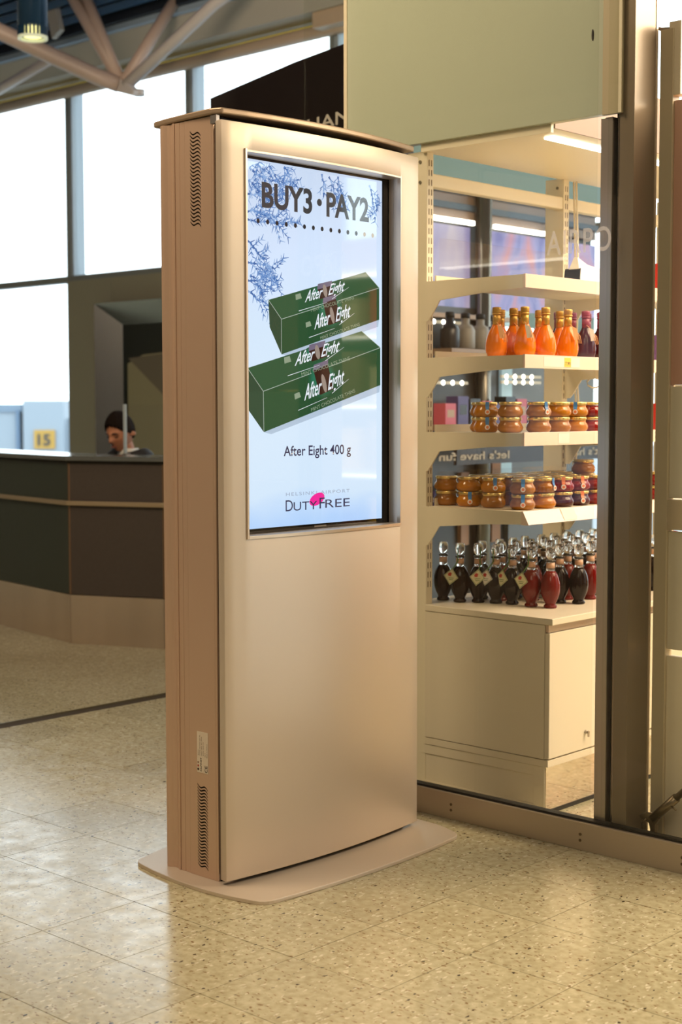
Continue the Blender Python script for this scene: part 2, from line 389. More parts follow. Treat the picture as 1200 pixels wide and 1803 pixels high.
jb = thing('junction_box', 'tan junction box with a black cable on the window beam', 'junction box', (-8.25, 8.9, 4.5))
obj('box', M().box(-8.42, -8.0, 8.78, 9.0, 4.42, 4.60), BEAMC, jb, .01)
obj('lid', M().box(-8.20, -8.0, 8.80, 8.98, 4.60, 4.66), BEAMC, jb, .005)
obj('cable', M().tube([(-8.33, 8.85, 4.60), (-8.33, 8.85, 4.70), (-8.28, 8.85, 4.76), (-8.15, 8.85, 4.80), (-8.0, 8.85, 4.80)], .012, 8), BLACK, jb)

# ------------------------------------------------------------------ black shop fascia behind the kiosk
dv = Vector((.98351, -.18084, 0)); nv = Vector((-.18084, -.98351, 0))
sg = thing('shop_sign', 'large black shop fascia board with pale letters, cut off by the green header', 'sign', (-5.662, 5.156, 2.0))
q0 = Vector((-5.662, 5.156, 0)); q1 = q0 + dv * 1.5
bk = Vector((.18, .98, 0)) * .10
def sgn(z0, zt0, zt1): 
    m_ = M(); zm = (zt0 + zt1) / 2
    pts = [(q0, z0), (q1, z0), (q1, zt1), ((q0 + q1) / 2, zm + .012), (q0, zt0)]
    m_.add([(p.x, p.y, z) for p, z in pts] + [(p.x + bk.x, p.y + bk.y, z) for p, z in pts], [(0, 1, 2, 3, 4), (9, 8, 7, 6, 5), (0, 1, 6, 5), (1, 2, 7, 6), (2, 3, 8, 7), (3, 4, 9, 8), (4, 0, 5, 9)])
    return m_
obj('board', sgn(2.25, 2.929, 2.99), P('black_fascia', (.010, .006, .005), .45), sg)
lo = q0 + dv * .42 + nv * .004
text('lettering', 'ITALIAN', P('sign_letters', (.30, .25, .17), .5, emit=(.5, .42, .3), es=.35), sg, (lo.x + .19, lo.y - .033, 2.632), dv, (0, 0, 1), height=.060, width=.56, bold=.01)
for t in (1.22, 1.44):
    p = q0 + dv * t + bk * .5
    obj('hanger_rod', M().tube([(p.x, p.y, 2.9), (p.x, p.y, 5.25)], .006, 8), BLACK, sg)

# ================================================================== SHOP GLASS FRONT
YG = 3.747
gf = struct_root('window_2', (-3.0, YG, 0))
obj('base_rail', M().box(-3.66, 3.2, YG, YG + .05, 0, .087), RAILM, gf, .002)
obj('rail_gasket', M().box(-3.66, 3.2, YG + .012, YG + .042, .087, .094), RUBBER, gf)
obj('pane', M().box(-3.65, -2.446, YG + .018, YG + .028, .094, 3.3), GLASS, gf)
obj('pane', M().box(-2.40, 3.2, YG + .010, YG + .016, .094, 3.3), GLASS, gf)
for x in (-2.968, -2.465, -2.10, -2.13 + .015):
    for z in ((.05, .031) if x != -2.10 else ()):
        o = obj('screw', M().lathe([(.0045, -.002), (.0045, .002)], (0, 0, 0), 10).mesh('screw'), P('screw', (.15, .11, .07), .4, .6), gf); o.location = (x + 3.0, 0, z)
        o.rotation_euler = (PI / 2, 0, 0)
# steel corner column just behind the glass
cl = struct_root('trim_6', (-2.39, 3.80, 0))
obj('mullion_plate', M().box(-2.446, -2.405, 3.790, 3.900, 0, 2.21), STEEL, cl, .002)
obj('mullion_groove', M().box(-2.405, -2.381, 3.815, 3.900, 0, 3.3), BLACK, cl)
obj('groove_bead', M().box(-2.397, -2.391, 3.808, 3.816, 0, 3.3), STEELD, cl)
obj('column_box', M().box(-2.381, -2.332, 3.79, 3.905, 0, 3.3), P('bronze_steel', (.24, .19, .14), .30, .3), cl, .0015)
obj('column_edge', M().box(-2.334, -2.330, 3.905, 3.915, 0, 3.3), KFRAME, cl)
# header panel above the shelving end and its edge strip
hp = thing('hanging_bulkhead', 'pale green-white header panel with a soft sheen above the shelving end', 'panel', (-3.07, 4.0, 2.24))
obj('board', M().box(-3.642, -2.50, 3.97, 4.0, 2.262, 3.4), PANELG, hp, .002)
obj('edge_strip', M().box(-3.645, -3.630, 3.966, 4.004, 2.262, 3.4), SHELFM, hp)
o = obj('keyhole', M().lathe([(.006, 0), (.006, .002)], (0, 0, 0), 10).mesh('keyhole'), BLACK, hp); o.location = (.475, -.030, .27)
o.rotation_euler = (PI / 2, 0, 0); o.scale = (.6, 3, 1)
obj('lower_lip', M().box(-3.30, -2.76, 3.985, 4.0, 2.235, 2.262), SHELFM, hp)
hs = thing('header_strip', 'narrow beige vertical cover strip hanging in front of the steel column', 'strip', (-2.40, 3.78, 2.21))
obj('strip', M().box(-2.434, -2.368, 3.777, 3.789, 2.215, 3.4), P('beige_cover', (.42, .37, .24), .4), hs, .001)
obj('strip_edge', M().box(-2.376, -2.368, 3.772, 3.777, 2.215, 3.4), SHELFM, hs)
# letters reflected in the glass, painted on it as translucent text
REFL = bpy.data.materials.new('pale_reflection'); REFL.use_nodes = True
nt = REFL.node_tree; b_ = nt.nodes['Principled BSDF']; b_.inputs['Base Color'].default_value = (.8, .8, .85, 1); b_.inputs['Alpha'].default_value = .55; b_.inputs['Roughness'].default_value = .6
text('reflected_lettering', 'AIRPO', REFL, gf, (-2.613, YG + .009, 1.816), (1, 0, 0), (0, 0, 1), height=.074, width=.229, space=1.1, bold=.012)

# ================================================================== KIOSK
YK0, YK1 = 2.757, 3.592
ki = thing('advertising_kiosk', 'tall free-standing silver advertising totem with a lit portrait screen on a flat foot plate', 'kiosk', (-3.12, 3.17, 0))
def bulge(y, a=-2.985, h=.032):
    t = (y - (YK0 + YK1) / 2) / ((YK1 - YK0) / 2); return a + h * (1 - t * t)
# foot plate
def rounded(pts, r, n=6):
    out = []
    L_ = len(pts)
    for i, p in enumerate(pts):
        p = Vector(p); a = Vector(pts[i - 1]); c = Vector(pts[(i + 1) % L_])
        d1 = (a - p); d2 = (c - p); rr = min(r, d1.length * .45, d2.length * .45); s_ = p + d1.normalized() * rr; e = p + d2.normalized() * rr
        for k in range(n + 1):
            t = k / n; out.append(tuple((s_ * (1 - t) ** 2 + p * 2 * t * (1 - t) + e * t * t)))
    return out
left = [(-3.36, 2.735), (-3.25, 2.712), (-3.14, 2.700), (-3.03, 2.697), (-2.92, 2.708), (-2.81, 2.735)]
front = [(-2.797, 2.85), (-2.787, 3.0), (-2.784, 3.15), (-2.787, 3.30), (-2.797, 3.45), (-2.815, 3.60)]
right_ = [(-2.92, 3.64), (-3.14, 3.655), (-3.36, 3.64)]
back_ = [(-3.40, 3.4), (-3.41, 3.15), (-3.40, 2.9)]
obj('foot_plate', M().prism(rounded(left + front + right_ + back_, .035, 4), 0, .0115), KIOSK, ki, .002)
# body core
obj('body_core', M().box(-3.250, -3.030, 2.779, 3.573, .0118, 2.150), BLACK, ki)
obj('back_panel', M().box(-3.262, -3.252, 2.80, 3.552, .0118, 2.152), KSIDE, ki)
# side skin with real wave shaped vent slots (left side seen, right side mirrored without labels)
def wave(xc, zt, w=.038, amp=.0075, th=.0030, drop=.016):
    top, bot = [], []
    for k in range(9):
        t = k / 8; x = xc - w / 2 + w * t
        z = zt - drop * t - math.sin(2 * PI * t) * -amp * .55 - (amp * 0)
        z = zt - drop * t + amp * .75 * math.sin(2 * PI * t) * -1
        top.append((x, z + th / 2)); bot.append((x, z - th / 2))
    return top + bot[::-1]
def wline(xc, zt, w=.044):
    return [(xc - w / 2 + w * k / 8, zt - .016 * k / 8 - .0056 * math.sin(2 * PI * k / 8)) for k in range(9)]
def vent_skin(y, depth, groups, X0, X1, Z0, Z1):
    """flat skin from X0 to X1 with wave shaped slots cut right through it"""
    m = M(); th = .0046
    def q(a, b2, c, d): m.add([(a[0], y, a[1]), (b2[0], y, b2[1]), (c[0], y, c[1]), (d[0], y, d[1])], [(0, 1, 2, 3)])
    zprev = Z0
    for xc, zt, pitch, n in groups:           # groups from the bottom up
        lines = [wline(xc, zt - k * pitch) for k in range(n)][::-1]
        xa, xb = lines[0][0][0], lines[0][-1][0]; zlo = lines[0][-1][1] - .004; zhi = lines[-1][0][1] + .004
        q((X0, zprev), (X1, zprev), (X1, zlo), (X0, zlo)); q((X0, zlo), (xa, zlo), (xa, zhi), (X0, zhi)); q((xb, zlo), (X1, zlo), (X1, zhi), (xb, zhi))
        edge = [(p[0], zlo) for p in lines[0]]
        for ln in lines:
            lo_ = [(x, z - th / 2) for x, z in ln]; up_ = [(x, z + th / 2) for x, z in ln]
            for k in range(8): q(edge[k], edge[k + 1], lo_[k + 1], lo_[k])
            ring = lo_ + up_[::-1]
            for k in range(len(ring)):
                a, c = ring[k], ring[(k + 1) % len(ring)]
                m.add([(a[0], y, a[1]), (c[0], y, c[1]), (c[0], y + depth, c[1]), (a[0], y + depth, a[1])], [(0, 1, 2, 3)])
            edge = up_
        for k in range(8): q(edge[k], edge[k + 1], (edge[k + 1][0], zhi), (edge[k][0], zhi))
        zprev = zhi
    q((X0, zprev), (X1, zprev), (X1, Z1), (X0, Z1))
    for x in (X0, X1): m.add([(x, y, Z0), (x, y, Z1), (x, y + depth * 4, Z1), (x, y + depth * 4, Z0)], [(0, 1, 2, 3)])
    return m
for mir in (0, 1):
    Y = lambda y: y if not mir else YK0 + YK1 - y
    obj('vent_panel', vent_skin(Y(2.7705), .0012 * (1 - 2 * mir), [(-3.0965, .280, .0092, 26), (-3.1055, 2.119, .01035, 25)], -3.150, -3.040, .0118, 2.150), KSIDE, ki, recalc=False)
    pl = lambda pts: [(x, Y(y)) for x, y in pts]
    obj('front_chamfer', M().prism(pl([(-3.0395, 2.7705), (-3.0330, 2.7725), (-3.0330, 2.789), (-3.0395, 2.789)]), .0118, 2.150), KSIDE, ki)
    obj('side_strip', M().prism(pl([(-3.1930, 2.7725), (-3.1740, 2.7725), (-3.1738, 2.7735), (-3.1730, 2.7735), (-3.1728, 2.7725), (-3.1525, 2.7725), (-3.1525, 2.789), (-3.1930, 2.789)]), .0118, 2.150), KSIDE, ki)
    rp = [(-3.1935, 2.789), (-3.1935, 2.7700), (-3.1965, 2.7690), (-3.2, 2.7695), (-3.206, 2.7735), (-3.213, 2.7770), (-3.221, 2.7775), (-3.229, 2.7755), (-3.236, 2.7715), (-3.240, 2.7695), (-3.246, 2.7685), (-3.253, 2.7700), (-3.2585, 2.7750), (-3.261, 2.7820), (-3.261, 2.799)]
    obj('corner_profile', M().prism(pl(rp), .0118, 2.150, smooth=False), KSIDE, ki)
obj('corner_bracket', M().box(-3.036, -3.012, 2.764, 2.776, 2.128, 2.150), P('grey_bracket', (.25, .24, .24), .4, .5), ki)
# curved front panel with screen opening
ys = sorted(set([YK0 + (YK1 - YK0) * k / 24 for k in range(25)] + [2.838, 3.492]))
ZF = [.024, .50, .992, 1.5, 2.058, 2.133]
pm = M(); vid = {}
for i, y in enumerate(ys):
    for j, z in enumerate(ZF):
        vid[(i, j)] = len(pm.v); pm.v.append((bulge(y), y, z))
for i in range(len(ys) - 1):
    for j in range(len(ZF) - 1):
        yc = (ys[i] + ys[i + 1]) / 2; zc = (ZF[j] + ZF[j + 1]) / 2
        if 2.838 < yc < 3.492 and .992 < zc < 2.058: continue
        pm.f.append((vid[i, j], vid[i + 1, j], vid[i + 1, j + 1], vid[i, j + 1])); pm.sm.append(True)
fp = obj('front_panel', pm, KIOSK, ki, recalc=False)
so = fp.modifiers.new('solid', 'SOLIDIFY'); so.thickness = .028; so.offset = -1
bv = fp.modifiers.new('bevel', 'BEVEL'); bv.width = .0015; bv.segments = 2; bv.limit_method = 'ANGLE'; bv.angle_limit = .8
# dark shadow-gap backing between front panel and body
obj('shadow_gap', M().prism([(bulge(y) - .024, y) for y in ys[1:-1]] + [(-3.022, ys[-2]), (-3.022, ys[1])], .0118, 2.152), BLACK, ki) if False else None
# cap
cp = [(-3.300, 2.785), (-3.24, 2.774), (-3.14, 2.765), (-3.035, 2.760)] + [(bulge(y, -3.0, .045) - .004, y) for y in [2.775 + k * (3.585 - 2.765) / 10 for k in range(11)]] + [(-3.045, 3.600), (-3.24, 3.592), (-3.315, 3.575)]
obj('top_cap', M().prism(cp, 2.153, 2.170), P('cap_bronze', (.46, .35, .25), .4, .5), ki, .004)
# opening frame: side lips and curved sill / head
fr = obj('screen_frame', M().box(-3.018, bulge(2.838) + .004, 2.833, 2.8405, .986, 2.064), KFRAME, ki, .0008)
obj('frame_jamb', M().box(-3.018, bulge(3.492) + .001, 3.4905, 3.494, .986, 2.064), KFRAME, fr)
yy = [2.8405 + k * (3.4905 - 2.8405) / 16 for k in range(17)]
sill = [(bulge(y) + .0035, y) for y in yy] + [(-3.018, yy[-1]), (-3.018, yy[0])]
obj('frame_sill', M().prism(sill, .986, .9945), KFRAME, fr)
head = [(bulge(y) + .0015, y) for y in yy] + [(-3.018, yy[-1]), (-3.018, yy[0])]
obj('frame_head', M().prism(head, 2.0560, 2.0610), KFRAME, fr)
# display
XS = -3.020
BEZ = P('black_bezel', (.006, .005, .005), .04, 0, 1.0)
dsp = obj('display', M().box(XS - .02, XS - .0006, 2.842, 3.4896, .995, 2.0555), BEZ, ki, label='glossy black screen bezel')
SY0, SY1, SZ0, SZ1 = 2.8825, 3.4592, 1.0085, 2.0490
# lit background
bgm = bpy.data.materials.new('screen_background'); bgm.use_nodes = True; nt = bgm.node_tree; b_ = nt.nodes['Principled BSDF']
b_.inputs['Base Color'].default_value = (.01, .01, .01, 1); b_.inputs['Roughness'].default_value = .04; b_.inputs['Specular IOR Level'].default_value = 1.0
g_ = nt.nodes.new('ShaderNodeNewGeometry'); se = nt.nodes.new('ShaderNodeSeparateXYZ'); nt.links.new(g_.outputs['Position'], se.inputs[0])
mr = nt.nodes.new('ShaderNodeMapRange'); mr.inputs[1].default_value = 1.0; mr.inputs[2].default_value = 2.06; nt.links.new(se.outputs[2], mr.inputs[0])
cr = nt.nodes.new('ShaderNodeValToRGB'); e_ = cr.color_ramp.elements
e_[0].position = 0; e_[0].color = (.42, .62, .93, 1); e_[1].position = 1; e_[1].color = (.55, .66, .84, 1)
for p_, c_ in ((.10, (.62, .77, .93, 1)), (.25, (.64, .78, .93, 1)), (.55, (.62, .77, .93, 1)), (.75, (.62, .75, .95, 1))):
    q = e_.new(p_); q.color = c_
nz = nt.nodes.new('ShaderNodeTexNoise'); nz.inputs['Scale'].default_value = 5; nz.inputs['Detail'].default_value = 2; nt.links.new(g_.outputs['Position'], nz.inputs[0])
ma = nt.nodes.new('ShaderNodeMath'); ma.operation = 'MULTIPLY_ADD'; ma.inputs[1].default_value = .16; nt.links.new(nz.outputs[0], ma.inputs[0]); nt.links.new(mr.outputs[0], ma.inputs[2])
mb_ = nt.nodes.new('ShaderNodeMath'); mb_.operation = 'SUBTRACT'; mb_.inputs[1].default_value = .08; nt.links.new(ma.outputs[0], mb_.inputs[0]); nt.links.new(mb_.outputs[0], cr.inputs[0])
nt.links.new(cr.outputs[0], b_.inputs['Emission Color']); b_.inputs['Emission Strength'].default_value = 1.0
def layer(n): return XS + n * .00022
def flat(pts, n): return M().add([(layer(n), y, z) for y, z in pts], [tuple(range(len(pts)))])
def spart(name, mb, mat, label=None): return obj(name, mb, mat, dsp, label=label, recalc=False)
spart('lit_picture', flat([(SY0, SZ0), (SY1, SZ0), (SY1, SZ1), (SY0, SZ1)], 0), bgm, 'pale blue lit picture area')
# frosted twigs
tw = [M(), M(), M()]
def clipadd(mb, a, c, wd, n):
    d = (c[0] - a[0], c[1] - a[1]); L_ = math.hypot(*d)
    if L_ < 1e-5: return
    nx, nz_ = -d[1] / L_ * wd, d[0] / L_ * wd
    pts = [(a[0] + nx, a[1] + nz_), (a[0] - nx, a[1] - nz_), (c[0] - nx * .3, c[1] - nz_ * .3), (c[0] + nx * .3, c[1] + nz_ * .3)]
    for p in pts:
        if not (SY0 + .001 < p[0] < SY1 - .001 and SZ0 < p[1] < SZ1 - .002): return
    mb.add([(layer(n), y, z) for y, z in pts], [(0, 1, 2, 3)])
def twig(y, z, ang, ln, dep):
    n = max(3, int(ln / .012)); cy_, cz_ = y, z
    for k in range(n):
        a2 = ang + random.uniform(-.35, .35); st = ln / n
        e = (cy_ + math.cos(a2) * st, cz_ + math.sin(a2) * st)
        clipadd(tw[random.choice((0, 0, 1, 2))], (cy_, cz_), e, .0022 * dep, 1)
        cy_, cz_ = e
        for s_ in (-1, 1):
            if random.random() < .85:
                la = ang + s_ * random.uniform(.5, 1.1); ll = random.uniform(.010, .024)
                if dep > 1 and random.random() < .4: twig(cy_, cz_, la, ln * .45, dep - 1)
                else: clipadd(tw[random.choice((0, 1, 1, 2, 2))], (cy_, cz_), (cy_ + math.cos(la) * ll, cz_ + math.sin(la) * ll), .0020, 1)
for (y, z, a_, l_) in ((2.885, 2.03, -.2, .14), (2.885, 2.0, -.6, .13), (2.92, 2.045, -1.0, .10), (2.97, 2.045, -.8, .11), (3.02, 2.045, -.7, .09), (2.885, 1.95, .1, .07), (2.885, 1.90, .1, .10), (2.885, 1.88, -.1, .13), (2.90, 1.91, -.3, .14),
                       (2.885, 1.82, -.5, .09), (2.885, 1.76, -.1, .11), (2.885, 1.71, .1, .12), (2.885, 1.73, -.4, .12), (2.885, 1.68, -.3, .10), (3.19, 2.04, -1.3, .07), (3.22, 2.035, -1.0, .09), (3.26, 2.04, -1.2, .10), (3.40, 2.03, -1.2, .08), (3.44, 2.0, -1.7, .08)):
    twig(y, z, a_, l_, 2)
for m_, c_ in zip(tw, ((.05, .13, .36), (.12, .24, .52), (.28, .42, .68))): spart('twig_artwork', m_, scr('twig_blue', c_))['kind'] = 'stuff'
INK = scr('screen_ink', (.02, .018, .022)); INKG = scr('screen_grey_ink', (.045, .045, .05))
def stext(s_, y, z, h, wd, mat, n=3, shear=0, rot=0, bold=0, name='lettering', space=1):
    return text(name, s_, mat, dsp, (layer(n), y, z), (0, 1, 0), (0, 0, 1), height=h, width=wd, shear=shear, rot=rot, ext=0, bold=bold, space=space)
stext('BUY3', 2.9425, 1.9213, .0705, .206, INKG, bold=.03)
stext('PAY2', 3.209, 1.9205, .0705, .189, INKG, bold=.03)
def disc(y, z, ry, rz_, n, a0=0): return flat([(y + ry * math.cos(t) * math.cos(a0) - rz_ * math.sin(t) * math.sin(a0), z + ry * math.cos(t) * math.sin(a0) + rz_ * math.sin(t) * math.cos(a0)) for t in [2 * PI * k / 24 for k in range(24)]], n)
spart('dot', disc(3.179, 1.9555, .0105, .0105, 3), INKG)
for k in range(14):
    spart('dot', disc(2.928 + k * .0375, 1.8795, .0062, .0068, 3), INK if k < 12 else scr('tan_dot', (.45, .36, .25)))
# two carton drawings
G1 = scr('carton_green_top', (.020, .085, .035)); G2 = scr('carton_green_front', (.014, .070, .026)); G3 = scr('carton_green_end', (.020, .060, .030))
TEAL = scr('carton_glow', (.02, .20, .11)); CHOC = scr('chocolate_brown', (.035, .010, .006)); CHOCL = scr('chocolate_edge', (.16, .13, .19))
WLINE = scr('carton_edge_line', (.42, .50, .45)); SILV = scr('silver_script', (.75, .80, .86)); GOLDT = scr('pale_small_print', (.25, .32, .22)); FIG = scr('silver_figure', (.30, .24, .20))
SHAD = scr('carton_shadow', (.42, .53, .66))
def carton(A, B, C_, D, E_, F_, H_):
    # A left-back-top, B right-back-top, C right-front-top, D left-front-top, E left-front-bottom, F right-front-bottom, H left-back-bottom
    spart('carton_shadow', flat([(E_[0] + .0, E_[1]), (F_[0], F_[1]), (F_[0] - .005, F_[1] - .022), (E_[0] + .03, E_[1] - .006)], 1), SHAD)
    spart('carton_top', flat([A, D, C_, B], 2), G1)
    spart('carton_front', flat([D, E_, F_, C_], 2), G2)
    spart('carton_end', flat([A, H_, E_, D], 2), G3)
    ln = M()
    for p, q in ((A, D), (D, C_), (D, E_), (B, C_)): 
        d = (q[0] - p[0], q[1] - p[1]); L_ = math.hypot(*d); nx, nz_ = -d[1] / L_ * .0008, d[0] / L_ * .0008
        ln.add([(layer(3), p[0] + nx, p[1] + nz_), (layer(3), p[0] - nx, p[1] - nz_), (layer(3), q[0] - nx, q[1] - nz_), (layer(3), q[0] + nx, q[1] + nz_)], [(0, 1, 2, 3)])
    spart('edge_lines', ln, WLINE)
carton((2.967, 1.660), (3.383, 1.766), (3.446, 1.722), (3.0194, 1.6076), (3.0188, 1.5067), (3.4461, 1.6244), (2.972, 1.583))
carton((2.8835, 1.4649), (3.3646, 1.5864), (3.4515, 1.539), (2.9449, 1.400), (2.9463, 1.2835), (3.4515, 1.4232), (2.8863, 1.3467))
def logo(y0, z0, y1, z1, sc, big):
    ang = math.atan2(z1 - z0, y1 - y0); L_ = math.hypot(y1 - y0, z1 - z0); ca, sa = math.cos(ang), math.sin(ang)
    def at(u, v): return (y0 + ca * u * L_ - sa * v * L_, z0 + sa * u * L_ + ca * v * L_)
    for k_, (r_, col_) in enumerate(((.30, (.014, .085, .036)), (.27, (.015, .105, .05)), (.24, (.016, .13, .068)), (.21, (.017, .155, .085)))):
        c = at(.48, .20 if big else .10); spart('glow', disc(c[0], c[1], L_ * r_, L_ * r_ * (.95 if big else .30), 2.6 + k_ * .25, ang), scr('carton_glow_%d' % k_, col_))
    hgt = .36 if big else .13
    spart('chocolate', flat([at(.36, -.02), at(.68, -.02), at(.66, hgt), at(.34, hgt)], 4), CHOC)
    spart('chocolate_edge', flat([at(.33, hgt), at(.66, hgt), at(.69, hgt + .07), at(.37, hgt + .08)], 4.3), CHOCL)
    c = at(.50, .12 if big else .08); spart('silver_figure', disc(c[0], c[1], L_ * .045, L_ * (.14 if big else .10), 4.7, ang), FIG)
    for s_, u, wd in (('After', .02, .43), ('Eight', .55, .42)):
        p = at(u, .0); stext(s_, p[0], p[1], (.225 if big else .165) * L_, wd * L_, SILV, 5.2, .85, ang, .012)
    for (ua, va, ub, vb) in ((-.14, -.10, .50, -.10), (.62, -.07, 1.04, .03)):
        m_ = M(); a, c = at(ua, va), at(ub, vb); clip = [(layer(5.2), a[0], a[1] - .0009), (layer(5.2), c[0], c[1] - .0004), (layer(5.2), c[0], c[1] + .0004), (layer(5.2), a[0], a[1] + .0009)]
        m_.add(clip, [(0, 1, 2, 3)]); spart('swash', m_, SILV)
    p = at(.12, -.20 if big else -.17); stext('MINT CHOCOLATE THINS', p[0], p[1], .055 * L_, 1.0 * L_, GOLDT, 5.2, 0, ang)
    p = at(-.16, .07); spart('maker_mark', flat([p, at(-.03, .07), at(-.04, .15), at(-.15, .15)], 5), GOLDT)
logo(3.112, 1.660, 3.300, 1.708, 1, False); logo(3.152, 1.583, 3.326, 1.632, 1, True)
logo(3.068, 1.474, 3.278, 1.527, 1, False); logo(3.108, 1.373, 3.300, 1.432, 1, True)
stext('After Eight 400 g', 3.0263, 1.2135, .0300, .289, scr('screen_navy_ink', (.035, .03, .075)), bold=.012)
PALE = scr('pale_grey_ink', (.30, .36, .48))
stext('HELSINKI AIRPORT', 3.035, 1.0965, .0105, .275, PALE, space=1.25)
spart('pink_blob', disc(3.1655, 1.0815, .0335, .0175, 3.5, .30), scr('magenta', (.85, .02, .30)))
NAVY = scr('logo_ink', (.03, .03, .08))
stext('D', 3.0330, 1.0518, .0345, .030, NAVY, 4.2); stext('UTY', 3.0660, 1.0522, .0265, .100, NAVY, 4.2)
stext('F', 3.1760, 1.0530, .0345, .023, NAVY, 4.2); stext('REE', 3.2010, 1.0538, .0265, .109, NAVY, 4.2)
spart('brand_label', flat([(3.154, .9985), (3.206, .9985), (3.206, 1.0035), (3.154, 1.0035)], 3), P('grey_label', (.25, .22, .18), .4))
# rating label on the side
lb = obj('rating_label', M().box(-3.118, -3.071, 2.7695, 2.7702, .3145, .433), P('label_paper', (.74, .66, .55), .5), ki, label='small white rating label printed sideways')
BK = P('label_ink', (.03, .02, .02), .6)
for k, (z, mt) in enumerate(((.3235, BK), (.3335, REDP), (.3435, P('label_brown', (.30, .16, .10), .6)))):
    o = obj('label_dot', M().lathe([(.0037 - k * .0004, 0), (.0037 - k * .0004, .0003)], (0, 0, 0), 14).mesh('label_dot'), mt, lb); o.location = Vector((-3.113, 2.7695, z)) - root_of(lb); o.rotation_euler = (PI / 2, 0, 0)
def ltext(s_, x, z, h, wd, mt): text('label_lettering', s_, mt, lb, (x, 2.7693, z), (0, 0, 1), (-1, 0, 0), height=h, width=wd, ext=.0, bold=.02)
ltext('KILPINET', -3.0985, .3185, .0055, .040, BK); ltext('CE', -3.0745, .317, .011, .020, BK)
INK2 = P('label_small_print', (.30, .22, .16), .6)
for x, z, s_, wd in ((-3.111, .364, 'Model no', .016), (-3.1045, .364, 'Display terminal type 46', .058), (-3.097, .364, 'Input 230V AC 50Hz', .055), (-3.0895, .364, 'S/N 0012', .040), (-3.082, .362, 'Rev 2', .012), (-3.0745, .360, 'Made in Finland', .04)):
    ltext(s_, x, z, .0035, wd, INK2)

# ================================================================== GONDOLA (shop shelving)
XB, XF, Y0, Y1 = -3.285, -2.86, 4.0, 7.0
go = thing('shop_shelving', 'cream open-backed shop shelving run with canopy, slotted uprights and base cabinet', 'shelving', (-3.0, 4.0, 0))
UP = [4.0, 4.835, 5.67, 6.5]
slots_m = P('slot_dark', (.16, .11, .06), .6)
for y in UP:
    u = obj('upright', M().box(-3.372, XB, y, y + .036, 0, 2.24), SHELFM, go, .002)
    sl = M()
    z = .72
    while z < 2.20:
        for dy in (.009, .023): sl.box(XB, XB + .0006, y + dy, y + dy + .004, z, z + .021)
        z += .0334
    obj('slots', sl, slots_m, u, kind='stuff')
    for z in (2.205, 2.135):
        for dx in (.03,):
            o = obj('bolt', M().lathe([(.006, 0), (.006, .003)], (0, 0, 0), 10).mesh('bolt'), P('bolt_grey', (.25, .22, .16), .4, .4), u); o.location = (-3.345 + dx + 3.0, y - .003 - 4.0 + .003, z) ; o.rotation_euler = (PI / 2, 0, 0)
    for z in (2.205, 2.135): pass
obj('rear_upper_rail', M().box(-3.33, -3.290, 4.036, Y1, 2.122, 2.168), SHELFM, go, .004)
obj('canopy', M().prism([(-3.30, 2.236), (-2.764, 2.250), (-2.764, 2.43), (-2.80, 2.43), (-2.80, 2.30), (-3.30, 2.29)], 4.004, Y1, 'y'), SHELFM, go)
obj('canopy_fascia', M().box(-2.764, -2.756, 4.004, Y1, 2.250, 2.44), P('fascia_pink_cream', (.36, .25, .20), .4), go)
for y0 in (4.11, 4.98, 5.85):
    obj('canopy_lamp', M().box(-2.872, -2.838, y0, y0 + .78, 2.2425, 2.2485), LAMPW, go, label='lit fluorescent strip under the canopy')
# bracket profile and shelves
def shelf(zt, pink=True, tilt=False, k=0):
    sh = obj('shelf', M().box(XB + .01, XF, 3.985, Y1, zt - .018, zt), SHELFM, go, .001)
    obj('shelf_back_lip', M().box(XB + .004, XB + .010, 4.04, Y1, zt - .018, zt + .026), SHELFM, sh)
    for y in [3.978] + [u_ + .018 for u_ in UP[1:]]:
        obj('bracket', M().prism([(XB - .005, zt + .001), (XF, zt + .001), (XF, zt - .042), (-3.00, zt - .048), (-3.21, zt - .066), (-3.245, zt - .115), (-3.262, zt - .135), (XB - .005, zt - .135)], y, y + .006, 'y'), SHELFM, sh)
    yy0 = 3.978
    if not tilt: obj('price_rail', M().box(XF, XF + .010, yy0, Y1, zt - .042, zt + .003), PRICE, sh, .001)
    else: obj('price_rail', M().prism([(XF, zt + .002), (XF + .006, zt + .002), (XF + .030, zt - .042), (XF + .024, zt - .044), (XF, zt - .044)], yy0, Y1, 'y'), PRICE, sh)
    return sh
s1, s2, s3, s4 = shelf(1.788), shelf(1.525), shelf(1.268), shelf(1.008, tilt=True)
for sh, zt in ((s1, 1.788), (s2, 1.525)):
    obj('led_strip', M().box(XF - .05, XF - .035, 4.05, Y1, zt - .030, zt - .019), LED, sh)
obj('ticket', M().box(XF + .0102, XF + .0108, 4.085, 4.30, 1.490, 1.523), TAGW, s2)
obj('yellow_ticket', M().box(XF + .0109, XF + .0113, 4.205, 4.245, 1.491, 1.522), YELL, s2)
text('price_lettering', '7,95', BK, s2, (XF + .0116, 4.21, 1.497), (0, 1, 0), (0, 0, 1), height=.012, width=.03)
obj('ticket', M().box(XF + .0102, XF + .0108, 4.175, 4.24, 1.232, 1.266), TAGW, s3)
obj('ticket', M().add([(XF + .0285, 4.19, .971), (XF + .0285, 4.27, .971), (XF + .0085, 4.27, 1.009), (XF + .0085, 4.19, 1.009)], [(0, 1, 2, 3)]), TAGW, s4)
obj('acrylic_guard', M().box(-3.262, -3.259, 4.04, 4.83, 1.79, 1.942), ACRYL, s1)
obj('acrylic_guard', M().box(-3.27, -3.267, 4.04, 4.83, 1.01, 1.128), ACRYL, s4)
